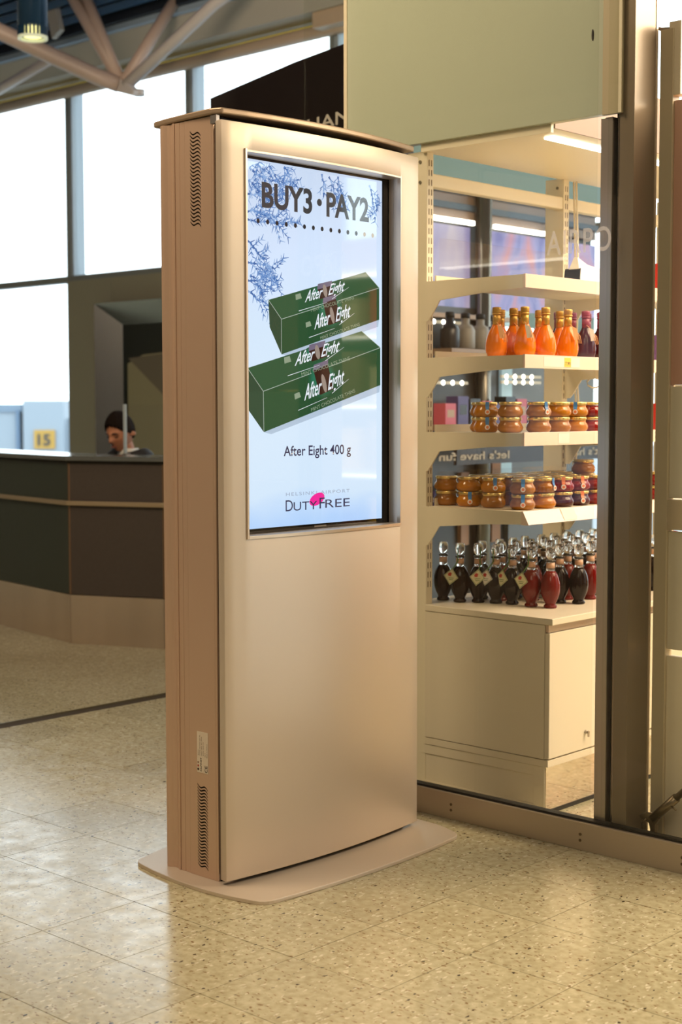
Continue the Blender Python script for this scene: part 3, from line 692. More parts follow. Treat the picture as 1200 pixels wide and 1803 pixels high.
# cables on the second upright
for dx, dz in ((0, 0), (.012, .05)):
    obj('cable', M().tube([(-3.27 + dx, 4.88, 2.23), (-3.262 + dx, 4.885, 1.9), (-3.262 + dx, 4.88, 1.5), (-3.262 + dx, 4.90, 1.35), (-3.262 + dx, 4.885, 1.2), (-3.262 + dx, 4.88, 1.05)], .004, 8), SHELFM, go)
obj('cable_loop', M().tube([(-3.2, 4.93 + .05 * math.sin(t * .7), 1.45 + .02 * math.cos(t * .7)) for t in range(10)], .0035, 6), SHELFM, go)
# base cabinet
cb = thing('base_cabinet', 'cream base cabinet with flat doors and worktop under the shelving', 'cabinet', (-3.0, 4.0, 0))
obj('worktop', M().box(-3.284, -2.742, 3.992, Y1, .638, .660), WHITEL, cb, .002)
obj('worktop_back', M().box(-3.370, -3.2845, 4.040, 4.832, .638, .660), WHITEL, cb)
obj('carcass', M().box(-3.284, -2.775, 4.0, Y1, .186, .637), WHITEL, cb)
obj('side_panel', M().box(-3.284, -2.775, 3.994, 3.9995, .188, .636), WHITEL, cb, .001)
obj('grip_channel', M().box(-2.775, -2.762, 4.0, Y1, .612, .637), P('satin_channel', (.60, .50, .42), .3, .7), cb)
for y in (3.996, 4.63, 5.27, 5.91):
    d = obj('door', M().box(-2.773, -2.755, y, y + .632, .190, .610), WHITEL, cb, .0015)
    obj('lock', M().tube([(-2.755, y + .217, .248), (-2.745, y + .217, .248)], .006, 12), STEEL, d)
    obj('lock_tab', M().box(-2.745, -2.739, y + .2145, y + .2195, .232, .252), STEEL, d)
obj('bottom_board', M().box(-3.284, -2.757, 3.994, Y1, .162, .185), WHITEL, cb, .001)
obj('plinth_side', M().box(-3.284, -2.772, 4.000, 4.02, 0, .161), WHITEL, cb)
obj('plinth_stile', M().box(-2.815, -2.772, 3.996, 4.0, 0, .161), WHITEL, cb, .0008)
obj('plinth_rail', M().box(-3.29, -2.815, 3.9965, 4.0, .128, .161), WHITEL, cb, .0008)
obj('plinth_rail', M().box(-3.29, -2.815, 3.9965, 4.0, 0, .03), WHITEL, cb, .0008)
obj('kick_plate', M().box(-2.772, -2.768, 4.0, Y1, .014, .161), STEELM, cb, label='mirror steel kick plate reflecting the floor')
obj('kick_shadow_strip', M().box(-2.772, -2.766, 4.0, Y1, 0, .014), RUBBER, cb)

# ------------------------------------------------------------------ goods
def vis(x, y, z): 
    q = cproj(x, y, z); return q and -20 < q[0] < 1215 and (q[0] < 1052 or q[0] > 1143)
def ordn(k): return ['first', 'second', 'third', 'fourth', 'fifth', 'sixth', 'seventh', 'eighth', 'ninth', 'tenth', 'eleventh', 'twelfth', 'thirteenth', 'fourteenth', 'fifteenth', 'sixteenth'][k]
# syrup bottle
body = [(.0, 0), (.021, 0), (.0235, .004), (.0225, .009), (.0175, .014), (.020, .020), (.027, .034), (.0325, .052), (.0345, .070), (.0335, .088), (.029, .106), (.0225, .120), (.0165, .130)]
neck = [(.0165, .130), (.0145, .138), (.0135, .150), (.0137, .160), (.0165, .162), (.0165, .167), (.012, .168)]
stop = [(.007, .1685), (.011, .171), (.0145, .175), (.0172, .184), (.0178, .194), (.0165, .204), (.0145, .209), (.013, .2115), (.004, .212)]
def make_syrup(mat, label, withtag, tagmat=TAGP):
    r = thing('syrup_bottle', label, 'bottle', (0, 0, 0), 'syrup bottles on the cabinet worktop')
    bd = obj('body', M().lathe(body, n=24), mat, r)
    obj('neck', M().lathe(neck, n=20), CLEAR, r)
    obj('collar', M().lathe([(.0148, .139), (.0142, .1585)], n=20), CORKC, r)
    obj('ring', M().lathe([(.0172, .1625), (.0172, .1660)], n=20), BLACK, r)
    obj('stopper', M().lathe(stop, n=16), CLEAR, r)
    if withtag:
        t = obj('tag', M().prism([(-.046, .098), (-.012, .124), (.012, .090), (-.022, .064)], -.0375, -.0370, 'y'), tagmat, r)
        obj('tag_border', M().add([(x, -.0377, z) for x, z in ((-.0445, .0978), (-.0123, .1222), (.0102, .0902), (-.0218, .0658))] + [(x, -.0377, z) for x, z in ((-.0425, .0975), (-.0125, .1198), (.0080, .0905), (-.0216, .0682))],
            [(0, 1, 5, 4), (1, 2, 6, 5), (2, 3, 7, 6), (3, 0, 4, 7)]), GREENC, t)
        obj('tag_picture', M().prism([(-.029, .104), (-.021, .110), (-.013, .106), (-.017, .096), (-.027, .096)], -.0380, -.0376, 'y'), REDP, t)
        obj('tag_print', M().prism([(-.027, .090), (-.006, .090), (-.006, .088), (-.027, .088)], -.0380, -.0376, 'y').prism([(-.025, .084), (-.008, .084), (-.008, .082), (-.025, .082)], -.0380, -.0376, 'y'), GREENC, t)
        obj('cord', M().tube([(-.012, -.036, .121), (-.003, -.030, .135), (.0, -.017, .150), (.001, -.019, .180), (.0, -.019, .196)], .0022, 6), GREENC, r)
    return r
proto = {}
def place(kind, maker, loc, label, rz=0):
    if kind not in proto:
        proto[kind] = maker(label); o = proto[kind]; o.location = loc; o.rotation_euler = (0, 0, rz); return o
    return dup(proto[kind], loc, label, rz)
SB = {'dt': lambda l: make_syrup(SYRUP_D, l, True), 'd': lambda l: make_syrup(SYRUP_D, l, False), 'rt': lambda l: make_syrup(SYRUP_R, l, True), 'r': lambda l: make_syrup(SYRUP_R, l, False), 'dw': lambda l: make_syrup(SYRUP_D, l, True, TAGW)}
# positions found from the photograph's bases
BP = [(-3.315, 4.135, 'd', .3, 'leftmost dark syrup bottle with bare neck and clear stopper'),
      (-3.235, 4.13, 'dt', .2, 'dark syrup bottle with cream tag, second from left at the shelf end'),
      (-3.180, 4.165, 'dt', 1.0, 'dark syrup bottle with turned cream tag, third from left'),
      (-3.120, 4.19, 'dw', .0, 'dark syrup bottle with whitish tag, fourth from left'),
      (-3.060, 4.205, 'dt', -.1, 'brown-black syrup bottle with cream tag left of the red ones'),
      (-2.975, 4.200, 'rt', .0, 'red syrup bottle with the largest cream diamond tag'),
      (-2.905, 4.215, 'r', .0, 'red-brown syrup bottle nearest the corner of the worktop'),
      (-2.955, 4.345, 'd', .0, 'dark syrup bottle behind the corner red one'),
      (-2.895, 4.375, 'd', .0, 'near-black syrup bottle at the worktop front before the steel column'),
      (-2.935, 4.510, 'r', .0, 'red syrup bottle half cut off by the steel column')]
k = 0
for x, y, kd, rz, lab in BP: place(kd, SB[kd], (x, y, .660), lab, rz)
taken = [(b[0], b[1]) for b in BP]; n_ = 0
for j, y in enumerate([4.26 + .09 * q for q in range(9)]):
    cnt = 0
    for i, x in enumerate([-2.905 - .082 * q for q in range(5)]):
        xx = x + random.uniform(-.006, .006); yv = y + random.uniform(-.006, .006)
        if min(math.hypot(xx - a, yv - b) for a, b in taken) < .072 or not vis(xx, yv, .8): continue
        kd = 'd' if random.random() < .75 else 'r'
        place(kd, SB[kd], (xx, yv, .660), '%s untagged syrup bottle, %s from front, %s row behind the tagged ones' % ('dark' if kd == 'd' else 'red', ordn(i), ordn(j)), random.uniform(0, 6))
        taken.append((xx, yv)); cnt += 1
# jars
jar_p = [(.030, 0), (.036, .002), (.0425, .010), (.0440, .019), (.0410, .028), (.0370, .033), (.0355, .0375), (.0365, .0415)]
def make_jar(mat, label, ribbon=None):
    r = thing('preserve_jar', label, 'jar', (0, 0, 0), 'squat preserve jars on the shelves')
    obj('glass_body', M().lathe(jar_p, n=26), mat, r)
    obj('lid', M().lathe([(.0380, .0420), (.0388, .0430), (.0388, .0505), (.0375, .0520), (.0345, .0521), (.034, .0515)], n=28), GOLD, r)
    if ribbon:
        rb = obj('ribbon', M().add([(-.0065, -.0393, .0523), (.0065, -.0393, .0523), (.0065, -.0402, .036), (-.0065, -.0402, .036), (.0045, -.0462, .022), (-.0045, -.0462, .022)], [(0, 1, 2, 3), (3, 2, 4, 5)]), ribbon, r)
        obj('seal', M().prism([(.0085 * math.cos(t), .018 + .0085 * math.sin(t)) for t in [2 * PI * q / 16 for q in range(16)]], -.0475, -.0462, 'y'), WHITEP, rb)
        obj('seal_mark', M().prism([(.0052 * math.cos(t), .018 + .0052 * math.sin(t)) for t in [2 * PI * q / 12 for q in range(12)]], -.0480, -.0475, 'y'), ORNP, rb)
    return r
JK = {'h': lambda l: make_jar(HONEY, l), 'hb': lambda l: make_jar(HONEY, l, BLUEP), 'm': lambda l: make_jar(HONEYD, l), 'mb': lambda l: make_jar(HONEYD, l, BLUEP), 'r': lambda l: make_jar(REDJAM, l), 'ro': lambda l: make_jar(REDJAM, l, ORNP), 'p': lambda l: make_jar(DARKJAM, l), 'po': lambda l: make_jar(DARKJAM, l, ORNP)}
jcol = {'h': 'amber honey', 'm': 'brown honey', 'r': 'red preserve', 'p': 'purple preserve'}
JH = .0523
def jar(kd, x, y, z, lab, rz): place('j' + kd, JK[kd], (x, y, z), lab, rz)
def jarrow(z, spec, where):
    for i, (x, y, lo_, up_, rz, pos) in enumerate(spec):
        for lev, kd in (('lower', lo_), ('upper', up_)):
            if kd is None: continue
            lab = '%s jar%s, %s in pile %s, %s' % (jcol[kd[0]], ' with %s seal' % ('blue' if kd[1:] == 'b' else 'orange') if len(kd) > 1 else '', lev, pos, where)
            jar(kd, x, y, z + (0 if lev == 'lower' else JH), lab, rz)
a45 = .6
jarrow(1.008, [(-3.270, 4.095, 'mb', 'h', -.8, 'leftmost'), (-3.170, 4.095, 'hb', 'h', .75, 'second from left'), (-3.060, 4.090, 'm', 'hb', .8, 'third from left'), (-2.925, 4.075, 'mb', 'mb', .65, 'at the shelf corner'),
               (-2.920, 4.190, 'h', 'mb', 1.6, 'right of the corner one'), (-2.920, 4.300, 'p', 'ro', .75, 'first red'), (-2.920, 4.402, 'po', 'ro', 1.0, 'second red'), (-2.920, 4.505, 'r', 'r', 1.0, 'third red')], 'lowest shelf')
bk_ = []
for j, y in enumerate([4.225, 4.32, 4.415, 4.51, 4.605, 4.70]):
    for i, x in enumerate([-3.025, -3.125, -3.222]):
        if vis(x, y, 1.05): bk_.append((x, y, 'h' if j < 3 else 'r', 'h' if j < 2 else 'r', 0, '%s back in %s row' % (ordn(i + 1), ordn(j))))
for q in (4.61, 4.705, 4.80, 4.895, 4.99):
    if vis(-2.905, q, 1.05): bk_.append((-2.905, q, 'r', 'r', .5, '%s in front past the tagged reds' % ordn(int((q - 4.6) / .09))))
jarrow(1.008, bk_, 'lowest shelf')
jar('h', -2.99, 4.54, 1.008 + 2 * JH, 'single amber jar stacked third high near the steel column on the fourth shelf', 0)
jarrow(1.268, [(-3.155, 4.150, 'h', 'h', .8, 'set back behind the leftmost'), (-3.085, 4.080, 'hb', 'hb', .75, 'leftmost'), (-2.980, 4.078, 'm', 'm', .6, 'second from left'), (-2.918, 4.155, 'm', 'mb', 1.3, 'at the shelf middle'),
               (-2.918, 4.275, 'm', 'h', 1.5, 'right of the shelf middle'), (-2.918, 4.380, 'h', 'hb', .55, 'before the red ones'), (-2.918, 4.480, 'r', 'r', .5, 'beside the steel column')], 'third shelf')
# orange bottles
ob = [(.026, 0), (.031, .003), (.0365, .018), (.038, .035), (.0355, .055), (.030, .074), (.023, .090), (.0165, .102), (.0130, .112), (.0125, .120)]
def make_orange(mat, label, capm, tg):
    r = thing('liqueur_bottle', label, 'bottle', (0, 0, 0), 'round-bellied bottles on the second shelf')
    obj('body', M().lathe(ob, n=26, sq=(1, .8)), mat, r)
    obj('neck_foil', M().lathe([(.0136, .108), (.0138, .128), (.0134, .142)], n=20), capm, r)
    obj('neck_ring', M().lathe([(.0155, .142), (.0158, .1445), (.0150, .147)], n=20), capm, r)
    obj('cap', M().lathe([(.0138, .147), (.0150, .150), (.0152, .162), (.0145, .166), (.008, .1675)], n=20), capm, r)
    if tg:
        t = obj('tag', M().prism([(.004, .106), (.020, .100), (.030, .062), (.012, .060)], -.0345, -.0340, 'y'), tg, r)
        obj('tag_cord', M().tube([(.008, -.033, .104), (.004, -.018, .112), (0, -.014, .116)], .001, 6), TAGO, r)
        for dx in (.016, .021, .026): obj('tassel', M().tube([(.012, -.030, .100), (dx + .006, -.034, .075), (dx + .012, -.036, .048)], .0011, 5), TAGO, t)
    return r
OF = P('gold_foil', (.62, .36, .08), .35, .6)
OK = {'o': lambda l: make_orange(ORANGE, l, OF, TAGO), 'ow': lambda l: make_orange(ORANGE, l, OF, TAGW), 'on': lambda l: make_orange(ORANGE, l, OF, None), 'p': lambda l: make_orange(DARKJAM, l, PURPLE, TAGW), 'pn': lambda l: make_orange(DARKJAM, l, PURPLE, None)}
ol = [(875, 4.04, None, 'o', 'front orange bottle at the left end of the row'), (903, 4.06, None, 'o', 'second front orange bottle with peach tag'), (934, 4.09, None, 'ow', 'front orange bottle with a white seal tag, third from left'),
      (958.5, None, -2.905, 'on', 'tallest-looking orange bottle at the shelf corner'), (999, None, -2.905, 'o', 'orange bottle with tassel standing apart before the purple ones')]
posO = [(-3.012, 4.040), (-3.000, 4.120), (-2.930, 4.088), (-2.898, 4.163), (-2.900, 4.300)]
for (x, y), (_, _, _, kd, lab), rz in zip(posO, ol, (.6, .7, .5, .9, .9)): place('o' + kd, OK[kd], (x, y, 1.525), lab + ' on the second shelf', rz)
for i, (x, y) in enumerate([(-3.08, 4.155), (-3.06, 4.25), (-3.0, 4.27), (-2.975, 4.36)]): place('oon', OK['on'], (x, y, 1.525), 'orange bottle half hidden in the rear row of the second shelf, %s from left' % ordn(i), 0)
for i, (x, y, kd) in enumerate([(-2.905, 4.418, 'p'), (-2.985, 4.455, 'pn'), (-3.01, 4.40 - .0, 'pn'), (-2.905, 4.515, 'pn'), (-2.985, 4.55, 'pn')]):
    place('op' + kd, OK[kd], (x, y, 1.525), 'purple-foiled dark bottle %s on the second shelf' % ['with white tag nearest the orange bottles', 'behind the tagged purple one', 'half hidden behind the last orange bottle', 'cut off by the steel column', 'in the rear beside the column'][i], .8)
# packet on top shelf
pk = thing('snack_packet', 'crumpled white packet with a dark side leaning on the top shelf', 'packet', (-2.95, 4.46, 1.788))
obj('bag', M().add([(-2.93, 4.425, 1.788), (-2.93, 4.62, 1.788), (-2.95, 4.60, 1.850), (-2.955, 4.50, 1.862), (-2.95, 4.43, 1.884), (-3.01, 4.425, 1.788), (-3.01, 4.62, 1.788), (-2.965, 4.60, 1.850), (-2.97, 4.50, 1.862), (-2.965, 4.43, 1.884)],
    [(0, 1, 2, 3, 4), (9, 8, 7, 6, 5), (0, 5, 6, 1), (1, 6, 7, 2), (2, 7, 8, 3), (3, 8, 9, 4), (4, 9, 5, 0)]), WHITEP, pk)
obj('dark_side', M().prism([(4.418, 1.788), (4.424, 1.788), (4.430, 1.845), (4.424, 1.838)], -3.0, -2.935, 'x'), BLACK, pk)
# red packets further along (seen past the column)
RB = [P('red_carton', (.55, .03, .02), .4), P('cream_carton', (.75, .60, .38), .5), P('violet_carton', (.20, .10, .30), .4)]
n_ = 0
for zt, yy_ in ((1.268, (4.80, 4.90, 5.0)), (1.525, (4.82, 4.93)), (1.788, (4.79, 4.9, 5.01))):
    for y in yy_:
        if not vis(-2.90, y, zt): continue
        c = thing('carton', '%s carton %s on the %s, seen right of the steel column' % (['red', 'cream', 'violet'][n_ % 3], ['first', 'second', 'third'][yy_.index(y)], {1.268: 'third shelf', 1.525: 'second shelf', 1.788: 'top shelf'}[zt]), 'box', (-2.90, y, zt))
        obj('carton_box', M().box(-2.93, -2.875, y - .04, y + .04, zt, zt + .10), RB[n_ % 3], c, .001)
        obj('carton_band', M().box(-2.8748, -2.8742, y - .04, y + .04, zt + .03, zt + .06), WHITEP, c)
        n_ += 1

# ------------------------------------------------------------------ white tower and support leg at the right edge
tw_ = thing('display_tower', 'tall glossy cream display tower at the right edge of the picture', 'display cabinet', (-2.2, 3.97, 0))
GP = P('gloss_pink_panel', (.62, .36, .28), .06, 0, .6, coat=1); GW = P('gloss_cream_panel', (.72, .66, .54), .10, 0, .6, coat=1)
obj('post', M().box(-2.326, -2.282, 3.92, 3.96, 0, 2.47), P('tan_cream_post', (.58, .50, .36), .35), tw_, .002)
obj('post_head', M().box(-2.30, -2.26, 3.925, 3.965, 2.275, 2.49), WHITEL, tw_, .002)
obj('side_panel', M().box(-2.282, -1.90, 3.93, 3.955, 1.42, 2.26), GP, tw_, .002)
obj('side_panel', M().box(-2.282, -1.90, 3.93, 3.955, 1.08, 1.415), GW, tw_, .002)
obj('side_panel', M().box(-2.282, -1.90, 3.93, 3.955, .62, .98), GW, tw_, .002)
obj('side_panel', M().box(-2.282, -1.90, 3.93, 3.955, 0, .60), WHITEL, tw_, .002)
obj('divider', M().box(-2.282, -1.90, 3.92, 3.955, .985, 1.075), P('tan_band', (.55, .46, .33), .4), tw_)
lg = thing('steel_strut', 'slanting metal strut with a forked clamp foot behind the glass at lower right', 'strut', (-2.28, 3.85, .05))
STM = P('worn_dark_metal', (.22, .17, .11), .3, .8)
obj('tube', M().tube([(-2.05, 3.85, .335), (-2.20, 3.85, .187)], .010, 10), STM, lg)
obj('sleeve', M().tube([(-2.195, 3.85, .192), (-2.275, 3.85, .113)], .014, 10), STM, lg)
obj('clamp', M().prism([(-2.262, .135), (-2.250, .118), (-2.262, .098), (-2.262, .07), (-2.275, .07), (-2.285, .10), (-2.310, .108), (-2.318, .118), (-2.30, .128), (-2.285, .130)], 3.842, 3.858, 'y'), STM, lg, .002)
obj('hook', M().tube([(-2.290, 3.84, .112), (-2.306, 3.84, .098), (-2.302, 3.84, .055), (-2.302, 3.84, .0)], .003, 6), STM, lg)
obj('hook', M().tube([(-2.262, 3.86, .095), (-2.275, 3.86, .05), (-2.285, 3.86, 0.0)], .003, 6), STM, lg)
obj('peg', M().tube([(-2.205, 3.84, .165), (-2.185, 3.83, .160)], .003, 6), STM, lg)
wc = thing('wall_cable', 'grey cable bowing from the steel column to the display tower top', 'cable', (-2.35, 3.93, 2.5))
obj('cable', M().tube([(-2.385, 3.93, 2.535), (-2.378, 3.93, 2.51), (-2.36, 3.93, 2.487), (-2.33, 3.93, 2.475), (-2.29, 3.93, 2.47)], .005, 8), P('grey_cable', (.35, .28, .22), .5), wc)

# ------------------------------------------------------------------ display wall far behind the shelving (seen through its open back)
dw = thing('backlit_poster_wall', 'blurred display wall with backlit blue posters seen through the open shelving', 'display wall', (-5.0, 7.0, 0))
def poster(name, ca, cb2, cc, sc, seed):
    m = bpy.data.materials.new(name); m.use_nodes = True; nt = m.node_tree; b = nt.nodes['Principled BSDF']; N = nt.nodes.new
    g = N('ShaderNodeNewGeometry'); mp = N('ShaderNodeMapping'); mp.inputs['Location'].default_value = (seed, seed, seed); mp.inputs['Scale'].default_value = (1, 1, .55)
    n = N('ShaderNodeTexNoise'); n.inputs['Scale'].default_value = sc; n.inputs['Detail'].default_value = 1.5; n.inputs['Distortion'].default_value = 1.4
    r = N('ShaderNodeValToRGB'); e = r.color_ramp.elements; e[0].position = .3; e[0].color = (*ca, 1); e[1].position = .72; e[1].color = (*cc, 1); q = e.new(.5); q.color = (*cb2, 1)
    L = nt.links; L.new(g.outputs['Position'], mp.inputs[0]); L.new(mp.outputs[0], n.inputs[0]); L.new(n.outputs[0], r.inputs[0]); L.new(r.outputs[0], b.inputs['Emission Color']); b.inputs['Emission Strength'].default_value = .75
    b.inputs['Base Color'].default_value = (.05, .05, .05, 1); b.inputs['Roughness'].default_value = .15
    return m
PA = poster('poster_lilac', (.10, .14, .38), (.38, .32, .58), (.62, .50, .60), 3.2, 1.3)
PB = poster('poster_blue_pink', (.07, .08, .42), (.30, .26, .62), (.70, .22, .26), 4.5, 4.4)
TEALM = P('teal_wall', (.17, .26, .23), .5); GREYD = P('charcoal_band', (.035, .036, .036), .4); BRN = P('taupe_band', (.22, .16, .12), .4)
X5 = -5.0
def band(name, y0, y1, z0, z1, mat, x=X5, th=.03, **kw): return obj(name, M().box(x - th, x, y0, y1, z0, z1), mat, dw, **kw)
band('backing', 5.95, 7.7, 0, 2.60, GREYD, x=-5.031)
band('teal_header', 5.95, 8.1, 2.53, 3.0, TEALM)
band('dark_beam', 5.95, 7.7, 2.505, 2.53, GREYD, x=-4.99)
band('taupe_panel', 5.95, 7.7, 2.37, 2.505, BRN)
band('dark_rail', 5.95, 7.7, 2.422, 2.455, P('slate_rail', (.04, .06, .08), .3), x=-4.98, th=.02)
band('tube_lamp', 5.95, 6.45, 2.345, 2.368, LED, x=-4.96, th=.02); band('tube_lamp', 6.64, 7.12, 2.345, 2.368, LED, x=-4.96, th=.02)
band('poster', 5.95, 6.46, 1.90, 2.336, PA, label='blurred lilac and white backlit poster'); band('poster', 6.63, 7.7, 1.90, 2.336, PB, label='blurred blue and pink backlit poster')
obj('poster_column', M().tube([(-4.96, 6.53, 0), (-4.96, 6.53, 2.53)], .045, 16), P('grey_metal_column', (.20, .18, .15), .2, .7), dw)
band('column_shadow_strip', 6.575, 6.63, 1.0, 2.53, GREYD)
band('charcoal_panel', 5.95, 6.73, .0, 1.90, P('charcoal_panel', (.07, .065, .06), .3))
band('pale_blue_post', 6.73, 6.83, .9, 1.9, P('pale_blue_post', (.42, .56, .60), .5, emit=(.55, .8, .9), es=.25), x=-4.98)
band('teal_panel', 6.83, 7.7, 1.58, 1.90, TEALM)
band('grey_panel', 6.83, 7.7, 0, 1.58, P('mid_grey_panel', (.16, .155, .15), .35))
band('orange_post', 6.64, 6.72, .6, 1.15, P('orange_brown_post', (.45, .20, .08), .5), x=-4.975)
band('orange_post', 6.36, 6.43, .6, 1.0, P('peach_post', (.55, .30, .18), .5), x=-4.975)
for z in (1.660, 1.265, .80): band('ledge', 5.95, 6.95, z - .03, z, P('tan_ledge', (.35, .23, .15), .4), x=-4.72, th=.28)
band('upper_ledge', 5.95, 6.75, 1.833, 1.857, P('tan_ledge2', (.42, .29, .20), .4), x=-4.93, th=.07)
for z, y0, y1 in ((1.805, 5.98, 6.30), (1.79, 6.62, 6.98), (1.487, 5.98, 6.32), (1.528, 6.62, 7.0), (1.497, 6.62, 7.0)):  # reflections of lit shelf rows, built as glowing strips and dots
    st = band('reflected_led_row', y0, y1, z - .008, z + .008, P('reflected_led_row', (.3, .26, .2), .3, emit=(1, .8, .5), es=.35), x=-4.90, th=.01)
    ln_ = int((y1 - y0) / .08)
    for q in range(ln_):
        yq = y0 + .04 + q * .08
        o = obj('reflected_led_dot', M().lathe([(.013, 0), (.013, .004)], (0, 0, 0), 10).mesh('reflected_led_dot'), LED, st); o.location = Vector((-4.897, yq, z)) - root_of(st)
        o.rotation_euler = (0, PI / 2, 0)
sb = band('reflected_letter_board', 5.97, 7.6, 1.06, 1.15, P('dark_brown_board', (.035, .022, .018), .4), x=-4.70, th=.02)
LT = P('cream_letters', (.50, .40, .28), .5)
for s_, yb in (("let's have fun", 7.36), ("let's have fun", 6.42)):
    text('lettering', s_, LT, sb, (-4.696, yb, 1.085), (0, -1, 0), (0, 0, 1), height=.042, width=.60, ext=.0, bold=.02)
    # mirror-written: a reflection of lettering, built as a solid board
# goods on that wall
gc = [('grey', P('grey_pack', (.30, .27, .23), .4)), ('pink', P('pink_pack', (.62, .12, .16), .4)), ('orange', P('orange_pack', (.62, .22, .08), .4)), ('violet', P('violet_pack', (.10, .08, .22), .4)), ('tan', P('tan_pack', (.50, .34, .22), .4)), ('black', P('black_pack', (.03, .028, .03), .25))]
flask = [(.045, 0), (.052, .01), (.052, .10), (.04, .125), (.022, .135), (.022, .165), (.012, .168)]
for i, y in enumerate((6.06, 6.19, 6.32, 6.45)):
    nm, mt = (gc[5], gc[0], gc[0], gc[5])[i]
    fk = thing('flask', 'blurred %s flask, %s from left on the rear ledge behind the shelving' % (nm, ordn(i)), 'bottle', (-4.82, y, 1.66))
    obj('flask_body', M().lathe(flask, (-4.82, y, 1.66), 20), mt, fk); obj('flask_cap', M().lathe([(.025, .165), (.025, .19), (.02, .193)], (-4.82, y, 1.66), 16), BLACK, fk)
idx = 0
for zt, hh in ((1.265, .15), (.80, .16)):
    for i in range(9):
        y = 6.02 + i * .105; nm, mt = gc[(i * 2 + (1 if zt > 1 else 3)) % 6]; h_ = hh * (.75 + .25 * ((i * 7) % 4) / 3)
        c = thing('packet', 'blurred %s packet, %s from left on the %s rear ledge' % (nm, ordn(i), 'middle' if zt > 1 else 'lower'), 'packet', (-4.82, y, zt))
        obj('packet_box', M().box(-4.86, -4.78, y - .045, y + .045, zt, zt + h_), mt, c, .002)
        obj('packet_label', M().box(-4.7797, -4.779, y - .03, y + .03, zt + h_ * .35, zt + h_ * .7), gc[(i + 4) % 6][1], c)

# shelving across the aisle (reflected in the kiosk screen and the glass)
ra = thing('aisle_shelving', 'bright shop shelving across the aisle, seen only as reflections in the kiosk screen', 'shelving', (0, 7.3, 0))
obj('back_board', M().box(-2.0, 2.6, 7.5, 7.53, 0, 2.5), P('warm_backboard', (.42, .28, .16), .5), ra)
for z in (.5, .95, 1.4, 1.85, 2.25):
    s_ = obj('shelf', M().box(-2.0, 2.6, 7.15, 7.5, z - .03, z), SHELFM, ra)
    obj('led_strip', M().box(-2.0, 2.6, 7.16, 7.18, z - .045, z - .031), LED, s_)
cc = [('yellow', P('yellow_box', (.85, .55, .05), .4)), ('red', P('red_box', (.70, .03, .03), .4)), ('tan', gc[4][1]), ('brown', P('brown_box', (.20, .08, .04), .4)), ('cream', P('cream_box', (.75, .65, .45), .4))]
for zi, z in enumerate((.5, .95, 1.4, 1.85)):
    for i in range(11):
        x = -1.8 + i * .40; nm, mt = cc[(i * 3 + zi * 2) % 5]; h_ = .2 + .1 * ((i * 5 + zi) % 3) / 2
        c = thing('gift_box', '%s gift box %s from left on the %s shelf across the aisle' % (nm, ordn(i), ordn(zi)), 'box', (x, 7.3, z))
        obj('box_body', M().box(x - .15, x + .15, 7.2, 7.42, z, z + h_), mt, c, .003); obj('box_lid', M().box(x - .155, x + .155, 7.195, 7.425, z + h_, z + h_ + .02), mt, c)

# ================================================================== CHECK-IN COUNTER AND CLERK
FP = [(-9.7, 5.80), (-8.75, 5.47), (-7.794, 5.286), (-6.861, 5.134), (-6.306, 5.366), (-5.75, 5.66), (-5.25, 6.02)]
def offs(pts, d):
    out = []
    for i, p in enumerate(pts):
        a = Vector(pts[max(i - 1, 0)]); c = Vector(pts[min(i + 1, len(pts) - 1)]); t = (c - a).normalized(); n = Vector((-t.y, t.x)); out.append((p[0] + n.x * d, p[1] + n.y * d))
    return out
ct = thing('service_counter', 'dark faceted service counter with steel kick plates and a slim rail', 'counter', (-6.861, 5.134, 0))
CPM = P('dark_laminate', (.060, .050, .045), .42, 0, .4, noise=(60, .12, (1, 1, 1))); CPL = P('dark_laminate_shaded', (.035, .045, .036), .42, 0, .4, noise=(60, .12, (1, 1, 1)))  # one laminate; the left panels' different lighting is painted in as greenish tint
KP = P('brushed_kick_steel', (.72, .60, .50), .24, .9, noise=(8, .15, (1, 1, .1)))
inn = offs(FP, .05)
for i in range(len(FP) - 1):
    a, b, c, d = FP[i], FP[i + 1], inn[i + 1], inn[i]
    t = (Vector(b) - Vector(a)).normalized() * .006
    obj('front_panel', M().prism([(a[0] + t.x, a[1] + t.y), (b[0] - t.x, b[1] - t.y), c, d], .287, 1.052), CPL if i < 3 else CPM, ct)
    obj('kick_plate', M().prism([(a[0] + t.x * .3, a[1] + t.y * .3), (b[0] - t.x * .3, b[1] - t.y * .3), c, d], 0, .283), KP, ct)
    if i: obj('joint_bead', M().box(a[0] - .006, a[0] + .006, a[1] - .002, a[1] + .012, .287, 1.05), P('bronze_bead', (.24, .15, .09), .4, .5), ct)
obj('counter_top', M().prism(offs(FP, -.03) + offs(FP, .34)[::-1], 1.056, 1.083), P('grey_gloss_counter', (.10, .11, .11), .12, .1, .6), ct, .004)
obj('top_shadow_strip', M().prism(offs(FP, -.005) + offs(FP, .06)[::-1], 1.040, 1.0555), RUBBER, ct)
obj('bumper_rail', M().prism(offs(FP, -.022) + offs(FP, -.001)[::-1], .800, .826), P('brass_rail', (.45, .36, .24), .35, .6), ct, .004)
obj('desk_board', M().prism(offs(FP, .06) + offs(FP, .50)[::-1], .70, .72), P('desk_board', (.25, .22, .18), .5), ct)
obj('inner_panel', M().prism(offs(FP, .052) + offs(FP, .058)[::-1], 0, 1.055), CPM, ct)
obj('desk_leg_panel', M().box(-8.0, -7.97, 5.36, 5.72, 0, .70), CPM, ct); obj('desk_leg_panel', M().box(-6.33, -6.30, 5.50, 5.80, 0, .70), CPM, ct)
gs = thing('glass_screen', 'small upright glass screen with a bright edge standing on the counter', 'screen', (-6.85, 5.42, 1.083))
